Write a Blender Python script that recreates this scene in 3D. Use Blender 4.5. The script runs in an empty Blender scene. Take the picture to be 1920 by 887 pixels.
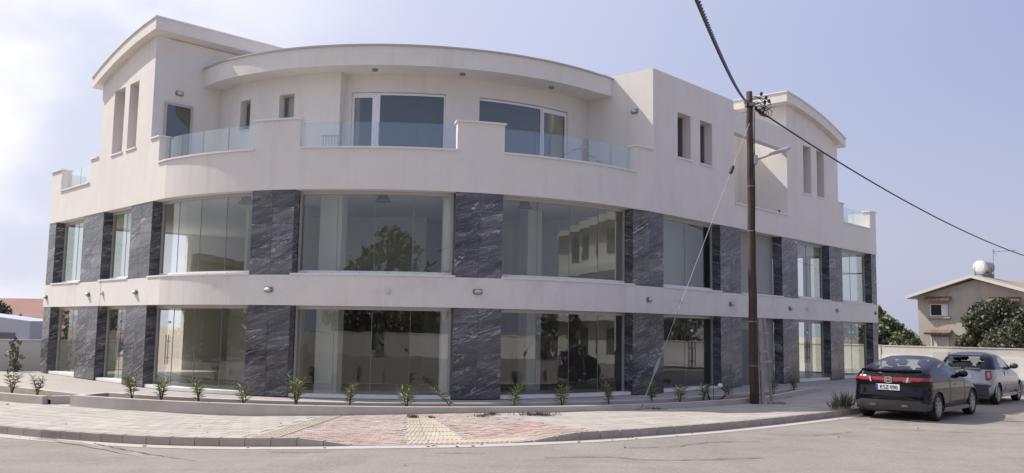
import bpy, bmesh, math, random
from mathutils import Vector, Matrix
import numpy as np
random.seed(7); rng=np.random.default_rng(7)
SC=bpy.context.scene; COL=SC.collection
# ------------------------------------------------------------------ camera
F=1655.; PT=0.10408214796; RL=0.0158145182; EYE=2.0
cam=bpy.data.cameras.new('camera'); co=bpy.data.objects.new('camera',cam); COL.objects.link(co)
cam.sensor_width=36; cam.lens=36*F/1920; cam.clip_end=3000
cr,sr,c_,s_=math.cos(RL),math.sin(RL),math.cos(PT),math.sin(PT)
RT=Vector((cr,-s_*sr,c_*sr)); UP=Vector((-sr,-s_*cr,c_*cr)); FW=Vector((0,c_,s_))
M=Matrix((RT,UP,-FW)).transposed().to_4x4(); M.translation=(0,0,EYE)
co.matrix_world=M; SC.camera=co
# ------------------------------------------------------------------ sky, sun
SUNH=Vector((-.93,.365)).normalized(); EL=math.radians(47)
SD=Vector((SUNH.x*math.cos(EL),SUNH.y*math.cos(EL),math.sin(EL)))
w=bpy.data.worlds.new('World'); SC.world=w; w.use_nodes=True; nt=w.node_tree; nt.nodes.clear()
def N(nt,t,**k):
    n=nt.nodes.new(t)
    for a,b in k.items(): setattr(n,a,b)
    return n
out=N(nt,'ShaderNodeOutputWorld'); bg=N(nt,'ShaderNodeBackground'); bg.inputs[1].default_value=.10
sky=N(nt,'ShaderNodeTexSky',sky_type='NISHITA'); sky.sun_disc=False; sky.sun_elevation=EL
sky.sun_rotation=math.atan2(SUNH.x,SUNH.y); sky.air_density=1.; sky.dust_density=4.; sky.ozone_density=2.
tc=N(nt,'ShaderNodeTexCoord'); 
haze=N(nt,'ShaderNodeMix',data_type='RGBA'); haze.inputs[0].default_value=.80; hz=N(nt,'ShaderNodeMix',data_type='RGBA'); hz.inputs[6].default_value=(4.45,4.6,5.9,1); hz.inputs[7].default_value=(3.0,3.4,5.7,1)   # paler towards the horizon
sx=N(nt,'ShaderNodeSeparateXYZ'); nt.links.new(tc.outputs['Generated'],sx.inputs[0]); hm=N(nt,'ShaderNodeMapRange'); hm.interpolation_type='SMOOTHSTEP'; nt.links.new(sx.outputs[2],hm.inputs[0])
for i_,v_ in enumerate((.03,.36,0.,1.)): hm.inputs[i_+1].default_value=v_
nt.links.new(hm.outputs[0],hz.inputs[0]); nt.links.new(hz.outputs[2],haze.inputs[7])
nt.links.new(sky.outputs[0],haze.inputs[6])
def dotn(v):
    d=N(nt,'ShaderNodeVectorMath',operation='DOT_PRODUCT'); nt.links.new(tc.outputs['Generated'],d.inputs[0]); d.inputs[1].default_value=v; return d.outputs['Value']
def mr(src,a,b,c,d,smooth=True):
    m=N(nt,'ShaderNodeMapRange'); nt.links.new(src,m.inputs[0])
    if smooth: m.interpolation_type='SMOOTHSTEP'
    for i,vv in enumerate((a,b,c,d)): m.inputs[i+1].default_value=vv
    return m.outputs[0]
toward=mr(dotn(tuple(SD)),-.1,1.0,0,1)                       # hazy brightening round the sun
glow=N(nt,'ShaderNodeMix',data_type='RGBA'); nt.links.new(toward,glow.inputs[0]); nt.links.new(haze.outputs[2],glow.inputs[6]); glow.inputs[7].default_value=(6.2,6.4,7.5,1)
ns=N(nt,'ShaderNodeTexNoise'); ns.inputs['Scale'].default_value=2.6; ns.inputs['Detail'].default_value=5; ns.inputs['Roughness'].default_value=.5
mp=N(nt,'ShaderNodeMapping'); mp.inputs['Scale'].default_value=(1,1,1.6); mp.inputs['Location'].default_value=(.35,.1,0); nt.links.new(tc.outputs['Generated'],mp.inputs[0]); nt.links.new(mp.outputs[0],ns.inputs[0])
cl=mr(ns.outputs[0],.40,.58,0,1); lf=mr(dotn((-.93,.28,.23)),.35,.85,0,1)
cm=N(nt,'ShaderNodeMath',operation='MULTIPLY'); nt.links.new(cl,cm.inputs[0]); nt.links.new(lf,cm.inputs[1])
cmx=N(nt,'ShaderNodeMix',data_type='RGBA'); nt.links.new(cm.outputs[0],cmx.inputs[0]); nt.links.new(glow.outputs[2],cmx.inputs[6]); cmx.inputs[7].default_value=(8.6,8.5,8.8,1)
nt.links.new(cmx.outputs[2],bg.inputs[0]); nt.links.new(bg.outputs[0],out.inputs[0])
sl=bpy.data.lights.new('sun','SUN'); so_=bpy.data.objects.new('sun',sl); COL.objects.link(so_)
sl.energy=4.2; sl.angle=math.radians(.6); sl.color=(1,.95,.88); so_.rotation_euler=SD.to_track_quat('Z','Y').to_euler()
SC.view_settings.view_transform='Standard'; SC.view_settings.look='None'; SC.view_settings.exposure=.39; SC.view_settings.gamma=1
SC.cycles.max_bounces=8; SC.cycles.transparent_max_bounces=16; SC.cycles.use_denoising=True
# ------------------------------------------------------------------ materials
def mat(name,col,rough=.8,var=.06,scale=3.,bump=0.,bscale=60.,metal=0.,spec=.5,rand=0.,detail=6,coat=0.,stain=None,coord='Object',island=False,streak=0):
    m=bpy.data.materials.new(name); m.use_nodes=True; t=m.node_tree; b=t.nodes['Principled BSDF']
    b.inputs['Roughness'].default_value=rough; b.inputs['Metallic'].default_value=metal
    b.inputs['Specular IOR Level'].default_value=spec; b.inputs['Coat Weight'].default_value=coat; b.inputs['Coat Roughness'].default_value=.03
    tc=N(t,'ShaderNodeTexCoord'); n1=N(t,'ShaderNodeTexNoise'); n1.inputs['Scale'].default_value=scale; n1.inputs['Detail'].default_value=detail; n1.inputs['Roughness'].default_value=.62
    t.links.new(tc.outputs[coord],n1.inputs[0])
    rm=N(t,'ShaderNodeMapRange'); t.links.new(n1.outputs[0],rm.inputs[0]); rm.inputs[1].default_value=.3; rm.inputs[2].default_value=.7; rm.inputs[3].default_value=1-var; rm.inputs[4].default_value=1+var
    last=rm.outputs[0]
    if rand:
        if island: oi=N(t,'ShaderNodeNewGeometry'); src=oi.outputs['Random Per Island']
        else: oi=N(t,'ShaderNodeObjectInfo'); src=oi.outputs['Random']
        r2=N(t,'ShaderNodeMapRange'); t.links.new(src,r2.inputs[0]); r2.inputs[3].default_value=1-rand; r2.inputs[4].default_value=1+rand
        mu=N(t,'ShaderNodeMath',operation='MULTIPLY'); t.links.new(last,mu.inputs[0]); t.links.new(r2.outputs[0],mu.inputs[1]); last=mu.outputs[0]
    vm=N(t,'ShaderNodeVectorMath',operation='SCALE'); vm.inputs[0].default_value=col[:3]; t.links.new(last,vm.inputs['Scale'])
    src=vm.outputs[0]
    if stain:
        scol,sscale,lo,hi,amt=stain
        n3=N(t,'ShaderNodeTexNoise'); n3.inputs['Scale'].default_value=sscale; n3.inputs['Detail'].default_value=8; n3.inputs['Roughness'].default_value=.65; t.links.new(tc.outputs[coord],n3.inputs[0])
        r3=N(t,'ShaderNodeMapRange'); t.links.new(n3.outputs[0],r3.inputs[0]); r3.inputs[1].default_value=lo; r3.inputs[2].default_value=hi; r3.inputs[3].default_value=0; r3.inputs[4].default_value=amt
        mx=N(t,'ShaderNodeMix',data_type='RGBA'); t.links.new(r3.outputs[0],mx.inputs[0]); t.links.new(src,mx.inputs[6]); mx.inputs[7].default_value=(*scol,1); src=mx.outputs[2]
    if streak:
        mp=N(t,'ShaderNodeMapping'); mp.inputs['Scale'].default_value=(1.6,1.6,.10); t.links.new(tc.outputs['Object'],mp.inputs[0])
        n5=N(t,'ShaderNodeTexNoise'); n5.inputs['Scale'].default_value=1.5; n5.inputs['Detail'].default_value=7; n5.inputs['Roughness'].default_value=.7; t.links.new(mp.outputs[0],n5.inputs[0])
        r5=N(t,'ShaderNodeMapRange'); t.links.new(n5.outputs[0],r5.inputs[0]); r5.inputs[1].default_value=.52; r5.inputs[2].default_value=.78; r5.inputs[3].default_value=1; r5.inputs[4].default_value=1-streak
        v5=N(t,'ShaderNodeVectorMath',operation='SCALE'); t.links.new(src,v5.inputs[0]); t.links.new(r5.outputs[0],v5.inputs['Scale']); src=v5.outputs[0]
    t.links.new(src,b.inputs['Base Color'])
    if bump:
        n2=N(t,'ShaderNodeTexNoise'); n2.inputs['Scale'].default_value=bscale; n2.inputs['Detail'].default_value=4; t.links.new(tc.outputs[coord],n2.inputs[0])
        bp=N(t,'ShaderNodeBump'); bp.inputs['Strength'].default_value=bump; bp.inputs['Distance'].default_value=.01; t.links.new(n2.outputs[0],bp.inputs['Height']); t.links.new(bp.outputs[0],b.inputs['Normal'])
    return m
def glassmat(name,tint,spec=1.52,rough=0.,base=.03,mul=1.0,wave=.07):
    m=bpy.data.materials.new(name); m.use_nodes=True; t=m.node_tree; t.nodes.clear()
    o=N(t,'ShaderNodeOutputMaterial'); mx=N(t,'ShaderNodeMixShader'); tr=N(t,'ShaderNodeBsdfTransparent'); gl=N(t,'ShaderNodeBsdfGlossy'); fr=N(t,'ShaderNodeFresnel'); ge=N(t,'ShaderNodeNewGeometry'); io=N(t,'ShaderNodeMath',operation='MULTIPLY_ADD'); io.inputs[1].default_value=1/spec-spec; io.inputs[2].default_value=spec; t.links.new(ge.outputs['Backfacing'],io.inputs[0]); t.links.new(io.outputs[0],fr.inputs[0])   # same reflectance from either side
    tr.inputs[0].default_value=(*tint,1); gl.inputs['Roughness'].default_value=rough; gl.inputs[0].default_value=(.93,.96,.98,1)
    tcg=N(t,'ShaderNodeTexCoord'); nz=N(t,'ShaderNodeTexNoise'); nz.inputs['Scale'].default_value=.9; nz.inputs['Detail'].default_value=2; t.links.new(tcg.outputs['Object'],nz.inputs[0]); bpn=N(t,'ShaderNodeBump'); bpn.inputs['Strength'].default_value=wave; bpn.inputs['Distance'].default_value=.03; t.links.new(nz.outputs[0],bpn.inputs['Height']); t.links.new(bpn.outputs[0],gl.inputs['Normal'])
    ad=N(t,'ShaderNodeMath',operation='MULTIPLY_ADD'); ad.inputs[1].default_value=mul; ad.inputs[2].default_value=base; ad.use_clamp=True
    t.links.new(fr.outputs[0],ad.inputs[0]); t.links.new(ad.outputs[0],mx.inputs[0]); t.links.new(tr.outputs[0],mx.inputs[1]); t.links.new(gl.outputs[0],mx.inputs[2]); t.links.new(mx.outputs[0],o.inputs[0])
    return m
def marble(name):
    m=bpy.data.materials.new(name); m.use_nodes=True; t=m.node_tree; b=t.nodes['Principled BSDF']; b.inputs['Roughness'].default_value=.22
    tc=N(t,'ShaderNodeTexCoord'); mr_=N(t,'ShaderNodeMapping'); mr_.inputs['Rotation'].default_value=(0,0,math.radians(-18)); t.links.new(tc.outputs['UV'],mr_.inputs[0]); mp=N(t,'ShaderNodeMapping'); mp.inputs['Scale'].default_value=(.33,2.0,1); t.links.new(mr_.outputs[0],mp.inputs[0])
    n0=N(t,'ShaderNodeTexNoise'); n0.inputs['Scale'].default_value=1.1; n0.inputs['Detail'].default_value=4; t.links.new(mp.outputs[0],n0.inputs[0])
    mxv=N(t,'ShaderNodeMix',data_type='VECTOR'); mxv.inputs[0].default_value=.22; t.links.new(mp.outputs[0],mxv.inputs[4]); t.links.new(n0.outputs[1],mxv.inputs[5])
    def ridge(sc,lo,hi):
        n=N(t,'ShaderNodeTexNoise'); n.inputs['Scale'].default_value=sc; n.inputs['Detail'].default_value=7; n.inputs['Roughness'].default_value=.6; n.inputs['Distortion'].default_value=.5; t.links.new(mxv.outputs[1],n.inputs[0])
        s=N(t,'ShaderNodeMath',operation='SUBTRACT'); t.links.new(n.outputs[0],s.inputs[0]); s.inputs[1].default_value=.5
        a=N(t,'ShaderNodeMath',operation='ABSOLUTE'); t.links.new(s.outputs[0],a.inputs[0])
        r=N(t,'ShaderNodeMapRange'); t.links.new(a.outputs[0],r.inputs[0]); r.inputs[1].default_value=lo; r.inputs[2].default_value=hi; r.inputs[3].default_value=1; r.inputs[4].default_value=0
        return r.outputs[0]
    v1=ridge(1.5,0,.011); v2=ridge(3.6,0,.022)
    n1=N(t,'ShaderNodeTexNoise'); n1.inputs['Scale'].default_value=1.9; n1.inputs['Detail'].default_value=8; n1.inputs['Roughness'].default_value=.65; t.links.new(mxv.outputs[1],n1.inputs[0])
    rp=N(t,'ShaderNodeValToRGB'); e=rp.color_ramp.elements; e[0].position=.36; e[0].color=(.034,.035,.042,1); e[1].position=.68; e[1].color=(.145,.142,.15,1); t.links.new(n1.outputs[0],rp.inputs[0])
    n4=N(t,'ShaderNodeTexNoise'); n4.inputs['Scale'].default_value=1.6; t.links.new(mxv.outputs[1],n4.inputs[0])
    k=N(t,'ShaderNodeMapRange'); t.links.new(n4.outputs[0],k.inputs[0]); k.inputs[1].default_value=.45; k.inputs[2].default_value=.62; k.inputs[3].default_value=.12; k.inputs[4].default_value=1
    mm=N(t,'ShaderNodeMath',operation='MULTIPLY'); t.links.new(v1,mm.inputs[0]); t.links.new(k.outputs[0],mm.inputs[1])
    x1=N(t,'ShaderNodeMix',data_type='RGBA'); t.links.new(mm.outputs[0],x1.inputs[0]); t.links.new(rp.outputs[0],x1.inputs[6]); x1.inputs[7].default_value=(.55,.54,.54,1)
    m2=N(t,'ShaderNodeMath',operation='MULTIPLY'); t.links.new(v2,m2.inputs[0]); m2.inputs[1].default_value=.5
    x2=N(t,'ShaderNodeMix',data_type='RGBA'); t.links.new(m2.outputs[0],x2.inputs[0]); t.links.new(x1.outputs[2],x2.inputs[6]); x2.inputs[7].default_value=(.30,.29,.30,1)
    oi=N(t,'ShaderNodeObjectInfo'); r2=N(t,'ShaderNodeMapRange'); t.links.new(oi.outputs['Random'],r2.inputs[0]); r2.inputs[3].default_value=.74; r2.inputs[4].default_value=1.28
    vs=N(t,'ShaderNodeVectorMath',operation='SCALE'); t.links.new(x2.outputs[2],vs.inputs[0]); t.links.new(r2.outputs[0],vs.inputs['Scale'])
    t.links.new(vs.outputs[0],b.inputs['Base Color'])
    return m
MAT=dict(
 plaster=mat('white_plaster',(.725,.685,.637),.9,.03,1.2,.25,140,stain=((.58,.545,.515),.5,.52,.8,.35),streak=.10),
 bandplaster=mat('band_plaster',(.725,.685,.637),.9,.03,1.0,.25,140,stain=((.53,.475,.40),.8,.56,.75,.6),streak=.12),
 recess=mat('grey_render',(.33,.33,.31),.85,.04,1.5,.2,120),
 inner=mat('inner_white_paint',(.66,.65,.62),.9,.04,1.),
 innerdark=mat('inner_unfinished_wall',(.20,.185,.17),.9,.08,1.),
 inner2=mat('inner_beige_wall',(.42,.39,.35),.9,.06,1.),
 innerfloor=mat('inner_floor',(.45,.44,.42),.35,.08,2.),
 coping=mat('coping_stone',(.74,.72,.70),.6,.04,4.),
 marble=marble('veined_grey_marble'),
 alu=mat('aluminium_frame',(.46,.44,.43),.4,.03,metal=.25),
 alud=mat('dark_grey_frame',(.12,.12,.125),.5,.03),
 white=mat('white_frame',(.78,.78,.79),.4,.02),
 glass=glassmat('shop_glass',(.94,.955,.925),base=.015),
 rail=glassmat('rail_glass',(.90,.95,.96),base=.04),
 dglass=glassmat('dark_window_glass',(.52,.55,.53),base=.07),
 cglass=glassmat('car_glass',(.74,.76,.78),base=.0,mul=.9,wave=0.),
 steel=mat('brushed_steel',(.5,.5,.5),.3,.03,metal=1.),
 light=mat('bulkhead_diffuser',(.62,.61,.58),.45,.04),
 lightf=mat('bulkhead_body',(.22,.22,.22),.5,.04),
 terrace=mat('terrace_concrete',(.35,.325,.30),.85,.08,.8,.3,70,stain=((.36,.31,.27),1.3,.5,.75,.5)),
 bed=mat('mortar_bed',(.36,.33,.30),.95,.15,4.),
 slab=mat('paving_slab',(.385,.352,.312),.85,.06,2.5,.3,90,rand=.10,stain=((.42,.37,.33),.9,.5,.75,.45)),
 slabs=mat('paving_slab_far',(.385,.352,.312),.85,.06,2.5,.3,90,rand=.10,island=True,stain=((.42,.37,.33),.9,.5,.75,.45)),
 red=mat('red_paver',(.36,.235,.20),.9,.12,9.,.4,90,rand=.22,island=True,stain=((.42,.365,.32),.62,.40,.6,.9)),
 dusty=mat('dusty_paver',(.40,.34,.30),.95,.10,7.,.4,90,rand=.14,island=True,stain=((.38,.27,.23),1.3,.45,.65,.6)),
 tact=mat('tactile_yellow',(.43,.375,.29),.85,.08,5.,.3,90,rand=.06,stain=((.55,.50,.43),1.5,.5,.7,.6)),
 kerb=mat('kerb_concrete',(.34,.30,.265),.9,.10,5.,.5,60,rand=.08,stain=((.26,.21,.18),1.6,.5,.75,.6)),
 gutter=mat('gutter_concrete',(.44,.40,.365),.9,.08,3.,.4,60,stain=((.42,.37,.33),1.7,.5,.7,.6)),
 planter=mat('planter_concrete',(.47,.43,.39),.85,.08,1.6,.4,60,stain=((.33,.29,.25),1.1,.52,.75,.6)),
 soil=mat('soil',(.16,.115,.08),1.,.35,9.,.9,40),
 wall=mat('boundary_wall_paint',(.56,.53,.49),.9,.05,.5,.2,60,stain=((.40,.37,.34),.4,.5,.75,.5),streak=.12),
 wallw=mat('low_wall_paint',(.66,.635,.60),.9,.04,.5,.2,60),
 wood=mat('pole_wood',(.062,.040,.032),.85,.35,5.,.6,30),
 plank=mat('weathered_plank',(.36,.34,.31),.9,.2,6.,.5,50),
 cable=mat('black_cable',(.02,.02,.022),.5,.1),
 wire=mat('galvanised_wire',(.26,.26,.27),.6,.05,metal=.3),
 lampg=mat('lamp_grey_metal',(.36,.37,.38),.45,.05,metal=.3),
 lens=mat('lamp_lens',(.08,.08,.075),.15,.05),
 black=mat('black_car_paint',(.005,.005,.008),.06,.02,coat=0.,spec=.36),
 silver=mat('silver_car_paint',(.34,.35,.37),.35,.02,metal=.7,coat=.8),
 navy=mat('dark_blue_car_paint',(.008,.008,.016),.08,.02,coat=0.,spec=.36),
 plastic=mat('dark_grey_plastic',(.055,.055,.06),.45,.05),
 tyre=mat('tyre_rubber',(.018,.018,.018),.8,.1),
 rim=mat('alloy_rim',(.38,.38,.39),.35,.05,metal=.8),
 redl=mat('red_lamp_lens',(.30,.012,.02),.12,.05,coat=.6),
 clearl=mat('clear_lamp_lens',(.62,.58,.58),.12,.05,coat=.6),
 chrome=mat('chrome',(.75,.75,.76),.12,.02,metal=1.),
 plate=mat('plate_white',(.80,.80,.80),.4,.02),
 plateb=mat('plate_blue',(.03,.06,.45),.4,.02),
 ink=mat('black_ink',(.01,.01,.01),.6,.02),
 seat=mat('seat_fabric',(.07,.07,.075),.9,.1),
 leafo=mat('oleander_leaf',(.20,.235,.075),.55,.25,6.,rand=.3,island=True),
 stem=mat('plant_stem',(.10,.085,.05),.9,.2),
 weed=mat('weed_green',(.12,.125,.075),.8,.3,8.,rand=.3,island=True),
 leafd=mat('dark_tree_leaf',(.098,.107,.062),.6,.3,1.2,rand=.45,island=True),
 leafm=mat('mid_tree_leaf',(.14,.165,.085),.6,.3,1.2,rand=.4,island=True),
 bark=mat('bark',(.11,.085,.065),.95,.3,6.,.6,20),
 hwall=mat('house_wall',(.50,.455,.405),.95,.07,.5,.3,30,stain=((.36,.32,.285),.5,.48,.75,.6),streak=.3),
 hroof=mat('house_roof_sheet',(.42,.36,.28),.9,.15,1.,stain=((.42,.27,.2),.3,.5,.7,.7)),
 tile=mat('clay_tile',(.30,.19,.145),.9,.2,3.,rand=.2,island=True),
 redroof=mat('red_tile_roof',(.30,.165,.135),.9,.1,.4,.4,8.),
 peach=mat('peach_wall',(.60,.44,.36),.9,.05,.3),
 shed=mat('shed_wall',(.40,.42,.50),.8,.05,.3),
 tank=mat('water_tank_white',(.72,.71,.69),.5,.06,3.),
 asphalt=None, earth=mat('dry_earth',(.36,.30,.24),1.,.15,.6,.5,12.),
)
def asphalt():
    m=mat('worn_asphalt',(.245,.214,.187),.92,.10,.45,.5,90,stain=((.30,.266,.238),.35,.45,.7,.7)); t=m.node_tree; b=t.nodes['Principled BSDF']
    src=b.inputs['Base Color'].links[0].from_socket; tc=[n for n in t.nodes if n.type=='TEX_COORD'][0]
    n=N(t,'ShaderNodeTexNoise'); n.inputs['Scale'].default_value=55; n.inputs['Detail'].default_value=3; t.links.new(tc.outputs['Object'],n.inputs[0])
    r=N(t,'ShaderNodeMapRange'); t.links.new(n.outputs[0],r.inputs[0]); r.inputs[1].default_value=.35; r.inputs[2].default_value=.65; r.inputs[3].default_value=.88; r.inputs[4].default_value=1.12
    v=N(t,'ShaderNodeVectorMath',operation='SCALE'); t.links.new(src,v.inputs[0]); t.links.new(r.outputs[0],v.inputs['Scale'])
    # tyre-worn streaks
    mp=N(t,'ShaderNodeMapping'); mp.inputs['Rotation'].default_value=(0,0,-.05); mp.inputs['Scale'].default_value=(.12,1.6,1); t.links.new(tc.outputs['Object'],mp.inputs[0])
    n2=N(t,'ShaderNodeTexNoise'); n2.inputs['Scale'].default_value=1.5; n2.inputs['Detail'].default_value=6; t.links.new(mp.outputs[0],n2.inputs[0])
    r2=N(t,'ShaderNodeMapRange'); t.links.new(n2.outputs[0],r2.inputs[0]); r2.inputs[1].default_value=.3; r2.inputs[2].default_value=.7; r2.inputs[3].default_value=.94; r2.inputs[4].default_value=1.05
    v2=N(t,'ShaderNodeVectorMath',operation='SCALE'); t.links.new(v.outputs[0],v2.inputs[0]); t.links.new(r2.outputs[0],v2.inputs['Scale'])
    # coarse aggregate, patches and dark drips
    src=v2.outputs[0]
    for sc_,lo,hi,a_,b_ in ((17.,.35,.65,.86,1.13),(2.3,.58,.72,1.,.84),(.55,.5,.6,1.,.90),(140.,.4,.7,.9,1.15)):
        n=N(t,'ShaderNodeTexNoise'); n.inputs['Scale'].default_value=sc_; n.inputs['Detail'].default_value=5; n.inputs['Roughness'].default_value=.7; t.links.new(tc.outputs['Object'],n.inputs[0])
        q=N(t,'ShaderNodeMapRange'); t.links.new(n.outputs[0],q.inputs[0])
        for i_,v_ in enumerate((lo,hi,a_,b_)): q.inputs[i_+1].default_value=v_
        v3=N(t,'ShaderNodeVectorMath',operation='SCALE'); t.links.new(src,v3.inputs[0]); t.links.new(q.outputs[0],v3.inputs['Scale']); src=v3.outputs[0]
    t.links.new(src,b.inputs['Base Color']); return m
MAT['asphalt']=asphalt()
# ------------------------------------------------------------------ object helpers
LOC={}
def tagp(o,label=None,cat=None,group=None,kind=None):
    for k,v in (('label',label),('category',cat),('group',group),('kind',kind)):
        if v: o[k]=v
    return o
def thing(name,loc=(0,0,0),label=None,cat=None,group=None,kind=None,rz=0,scale=1):
    o=bpy.data.objects.new(name,None); COL.objects.link(o); o.location=loc; o.rotation_euler=(0,0,rz); o.scale=(scale,)*3
    o.empty_display_size=.3; LOC[o]=Vector(loc); return tagp(o,label,cat,group,kind)
def finish(name,bm,m,parent=None,local=False,smooth=False,kind=None,label=None,cat=None,group=None):
    """bm: bmesh in world coords (or thing-local if local)"""
    me=bpy.data.meshes.new(name)
    if parent is not None and not local:
        v=LOC[parent]; bmesh.ops.translate(bm,verts=bm.verts,vec=-v)
    bmesh.ops.recalc_face_normals(bm,faces=bm.faces)
    if smooth:
        for f in bm.faces: f.smooth=True
    bm.to_mesh(me); bm.free(); me.materials.append(MAT[m])
    o=bpy.data.objects.new(name,me); COL.objects.link(o)
    if parent is not None:
        o.parent=parent; LOC[o]=LOC[parent]
    else: LOC[o]=Vector((0,0,0))
    return tagp(o,label,cat,group,kind)
def raw(name,verts,faces,m,parent=None,local=False,smooth=False,**k):
    me=bpy.data.meshes.new(name); verts=np.asarray(verts,float)
    if parent is not None and not local: verts=verts-np.array(LOC[parent])
    me.from_pydata([tuple(v) for v in verts] if len(verts)<60000 else verts.tolist(),[],faces); me.materials.append(MAT[m])
    if smooth: me.polygons.foreach_set('use_smooth',[True]*len(me.polygons))
    o=bpy.data.objects.new(name,me); COL.objects.link(o)
    if parent is not None: o.parent=parent; LOC[o]=LOC[parent]
    else: LOC[o]=Vector((0,0,0))
    return tagp(o,k.get('label'),k.get('cat'),k.get('group'),k.get('kind'))
def box(bm,c,s,rot=None,bev=0):
    m=Matrix.LocRotScale(Vector(c),rot.to_quaternion() if rot is not None else None,Vector(s))
    r=bmesh.ops.create_cube(bm,size=1,matrix=m)
    if bev:
        es=list({e for v in r['verts'] for e in v.link_edges}); bmesh.ops.bevel(bm,geom=es,offset=bev,segments=2,affect='EDGES')
    return r['verts']
def hexa(bm,b,t):
    """b,t: 4 points each (loops) -> prism"""
    vb=[bm.verts.new(p) for p in b]; vt=[bm.verts.new(p) for p in t]; n=len(b)
    bm.faces.new(vb[::-1]); bm.faces.new(vt)
    for i in range(n): bm.faces.new((vb[i],vb[(i+1)%n],vt[(i+1)%n],vt[i]))
def tube(bm,pts,r,n=8,cap=True):
    pts=[Vector(p) for p in pts]; rings=[]
    rr=r if isinstance(r,(list,tuple)) else [r]*len(pts)
    up=Vector((0,0,1))
    for i,p in enumerate(pts):
        d=(pts[min(i+1,len(pts)-1)]-pts[max(i-1,0)]).normalized()
        a=d.cross(up); 
        if a.length<.05: a=d.cross(Vector((0,1,0)))
        a.normalize(); b=d.cross(a)
        rings.append([bm.verts.new(p+(a*math.cos(2*math.pi*k/n)+b*math.sin(2*math.pi*k/n))*rr[i]) for k in range(n)])
    for i in range(len(rings)-1):
        for k in range(n): bm.faces.new((rings[i][k],rings[i][(k+1)%n],rings[i+1][(k+1)%n],rings[i+1][k]))
    if cap: bm.faces.new(rings[0][::-1]); bm.faces.new(rings[-1])
B=bmesh.new
def dup(root,loc,rz=0,scale=1,label=None):
    r=root.copy(); COL.objects.link(r); r.location=loc; r.rotation_euler=(0,0,rz); r.scale=(scale,)*3
    if label: r['label']=label
    for ch in root.children:
        c=ch.copy(); COL.objects.link(c); c.parent=r
        for g in ch.children:
            d=g.copy(); COL.objects.link(d); d.parent=c
    return r
# ------------------------------------------------------------------ building plan: straight wing, curved corner, straight wing
P0=Vector((-18.50683,35.11249)); dL=Vector((.699824,-.714315)); J1=Vector((-10.82394,27.27051)); J2=Vector((4.27838,28.30453)); dR=Vector((.6772,.7358)); P3=Vector((17.81526,43.01277))
CC=Vector((-3.857,35.792)); RA=11.007; A1,A2=-.68536472,.82684594; L1=10.97832; L2=16.6449; L3=19.98949; LT=L1+L2+L3
def fac(s,o=0):
    if s<L1: p=P0+dL*s; n=Vector((dL.y,-dL.x))
    elif s<L1+L2:
        a=A1+(s-L1)/RA; n=Vector((math.sin(a),-math.cos(a))); p=CC+RA*n
    else: p=J2+dR*(s-L1-L2); n=Vector((dR.y,-dR.x))
    return p+n*o
def offs(x,y):
    p=Vector((x,y)); v=p-CC; a=math.atan2(v.x,-v.y); r=v.length
    if A1<=a<=A2: return L1+(a-A1)*RA, r-RA
    if a<A1 or a>2.6:
        return (p-P0).dot(dL),(p-P0).dot(Vector((dL.y,-dL.x)))
    return L1+L2+(p-J2).dot(dR),(p-J2).dot(Vector((dR.y,-dR.x)))
def scuts(s0,s1,step=.4):
    br=[s0]+[b for b in (L1,L1+L2) if s0+1e-4<b<s1-1e-4]+[s1]; out=[s0]
    for a,b in zip(br,br[1:]):
        mid=(a+b)/2; n=1 if (mid<L1 or mid>L1+L2) else max(1,math.ceil((b-a)/step))
        for i in range(1,n+1): out.append(a+(b-a)*i/n)
    return out
def cb(bm,s0,s1,o0,o1,z0,z1,step=.4,n=None,uvr=(0,0)):
    """box bent along the facade line"""
    f0=z0 if callable(z0) else (lambda s:z0); f1=z1 if callable(z1) else (lambda s:z1)
    ss=scuts(s0,s1,step)
    if n: ss=[s0+(s1-s0)*i/n for i in range(n+1)]
    uv=bm.loops.layers.uv.verify(); rings=[]; info={}
    for s in ss:
        pi=fac(s,o0); po=fac(s,o1); a,b=f0(s),f1(s); r=[]
        for (p,z,o) in ((pi,a,o0),(po,a,o1),(po,b,o1),(pi,b,o0)):
            v=bm.verts.new((p.x,p.y,z)); info[v]=(s-o,z); r.append(v)
        rings.append(r)
    fs=[bm.faces.new(rings[0]),bm.faces.new(rings[-1][::-1])]
    for i in range(len(rings)-1):
        for k in range(4): fs.append(bm.faces.new((rings[i][k],rings[i][(k+1)%4],rings[i+1][(k+1)%4],rings[i+1][k])))
    for f in fs:
        for l in f.loops:
            q=info[l.vert]; l[uv].uv=(q[0]+uvr[0],q[1]+uvr[1])
def poly(bm,pts,z0,z1):
    hexa(bm,[(p[0],p[1],z0) for p in pts],[(p[0],p[1],z1) for p in pts])
ZB,ZC,ZD=2.563,3.471,5.874          # band underside, band top, upper head
ZLOW,ZPIER,ZBLK=7.06,7.92,10.70
bld=thing('commercial_building',(-3.8,25,0),'new white two and three storey corner building with curved front and grey marble pillars','building')
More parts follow.
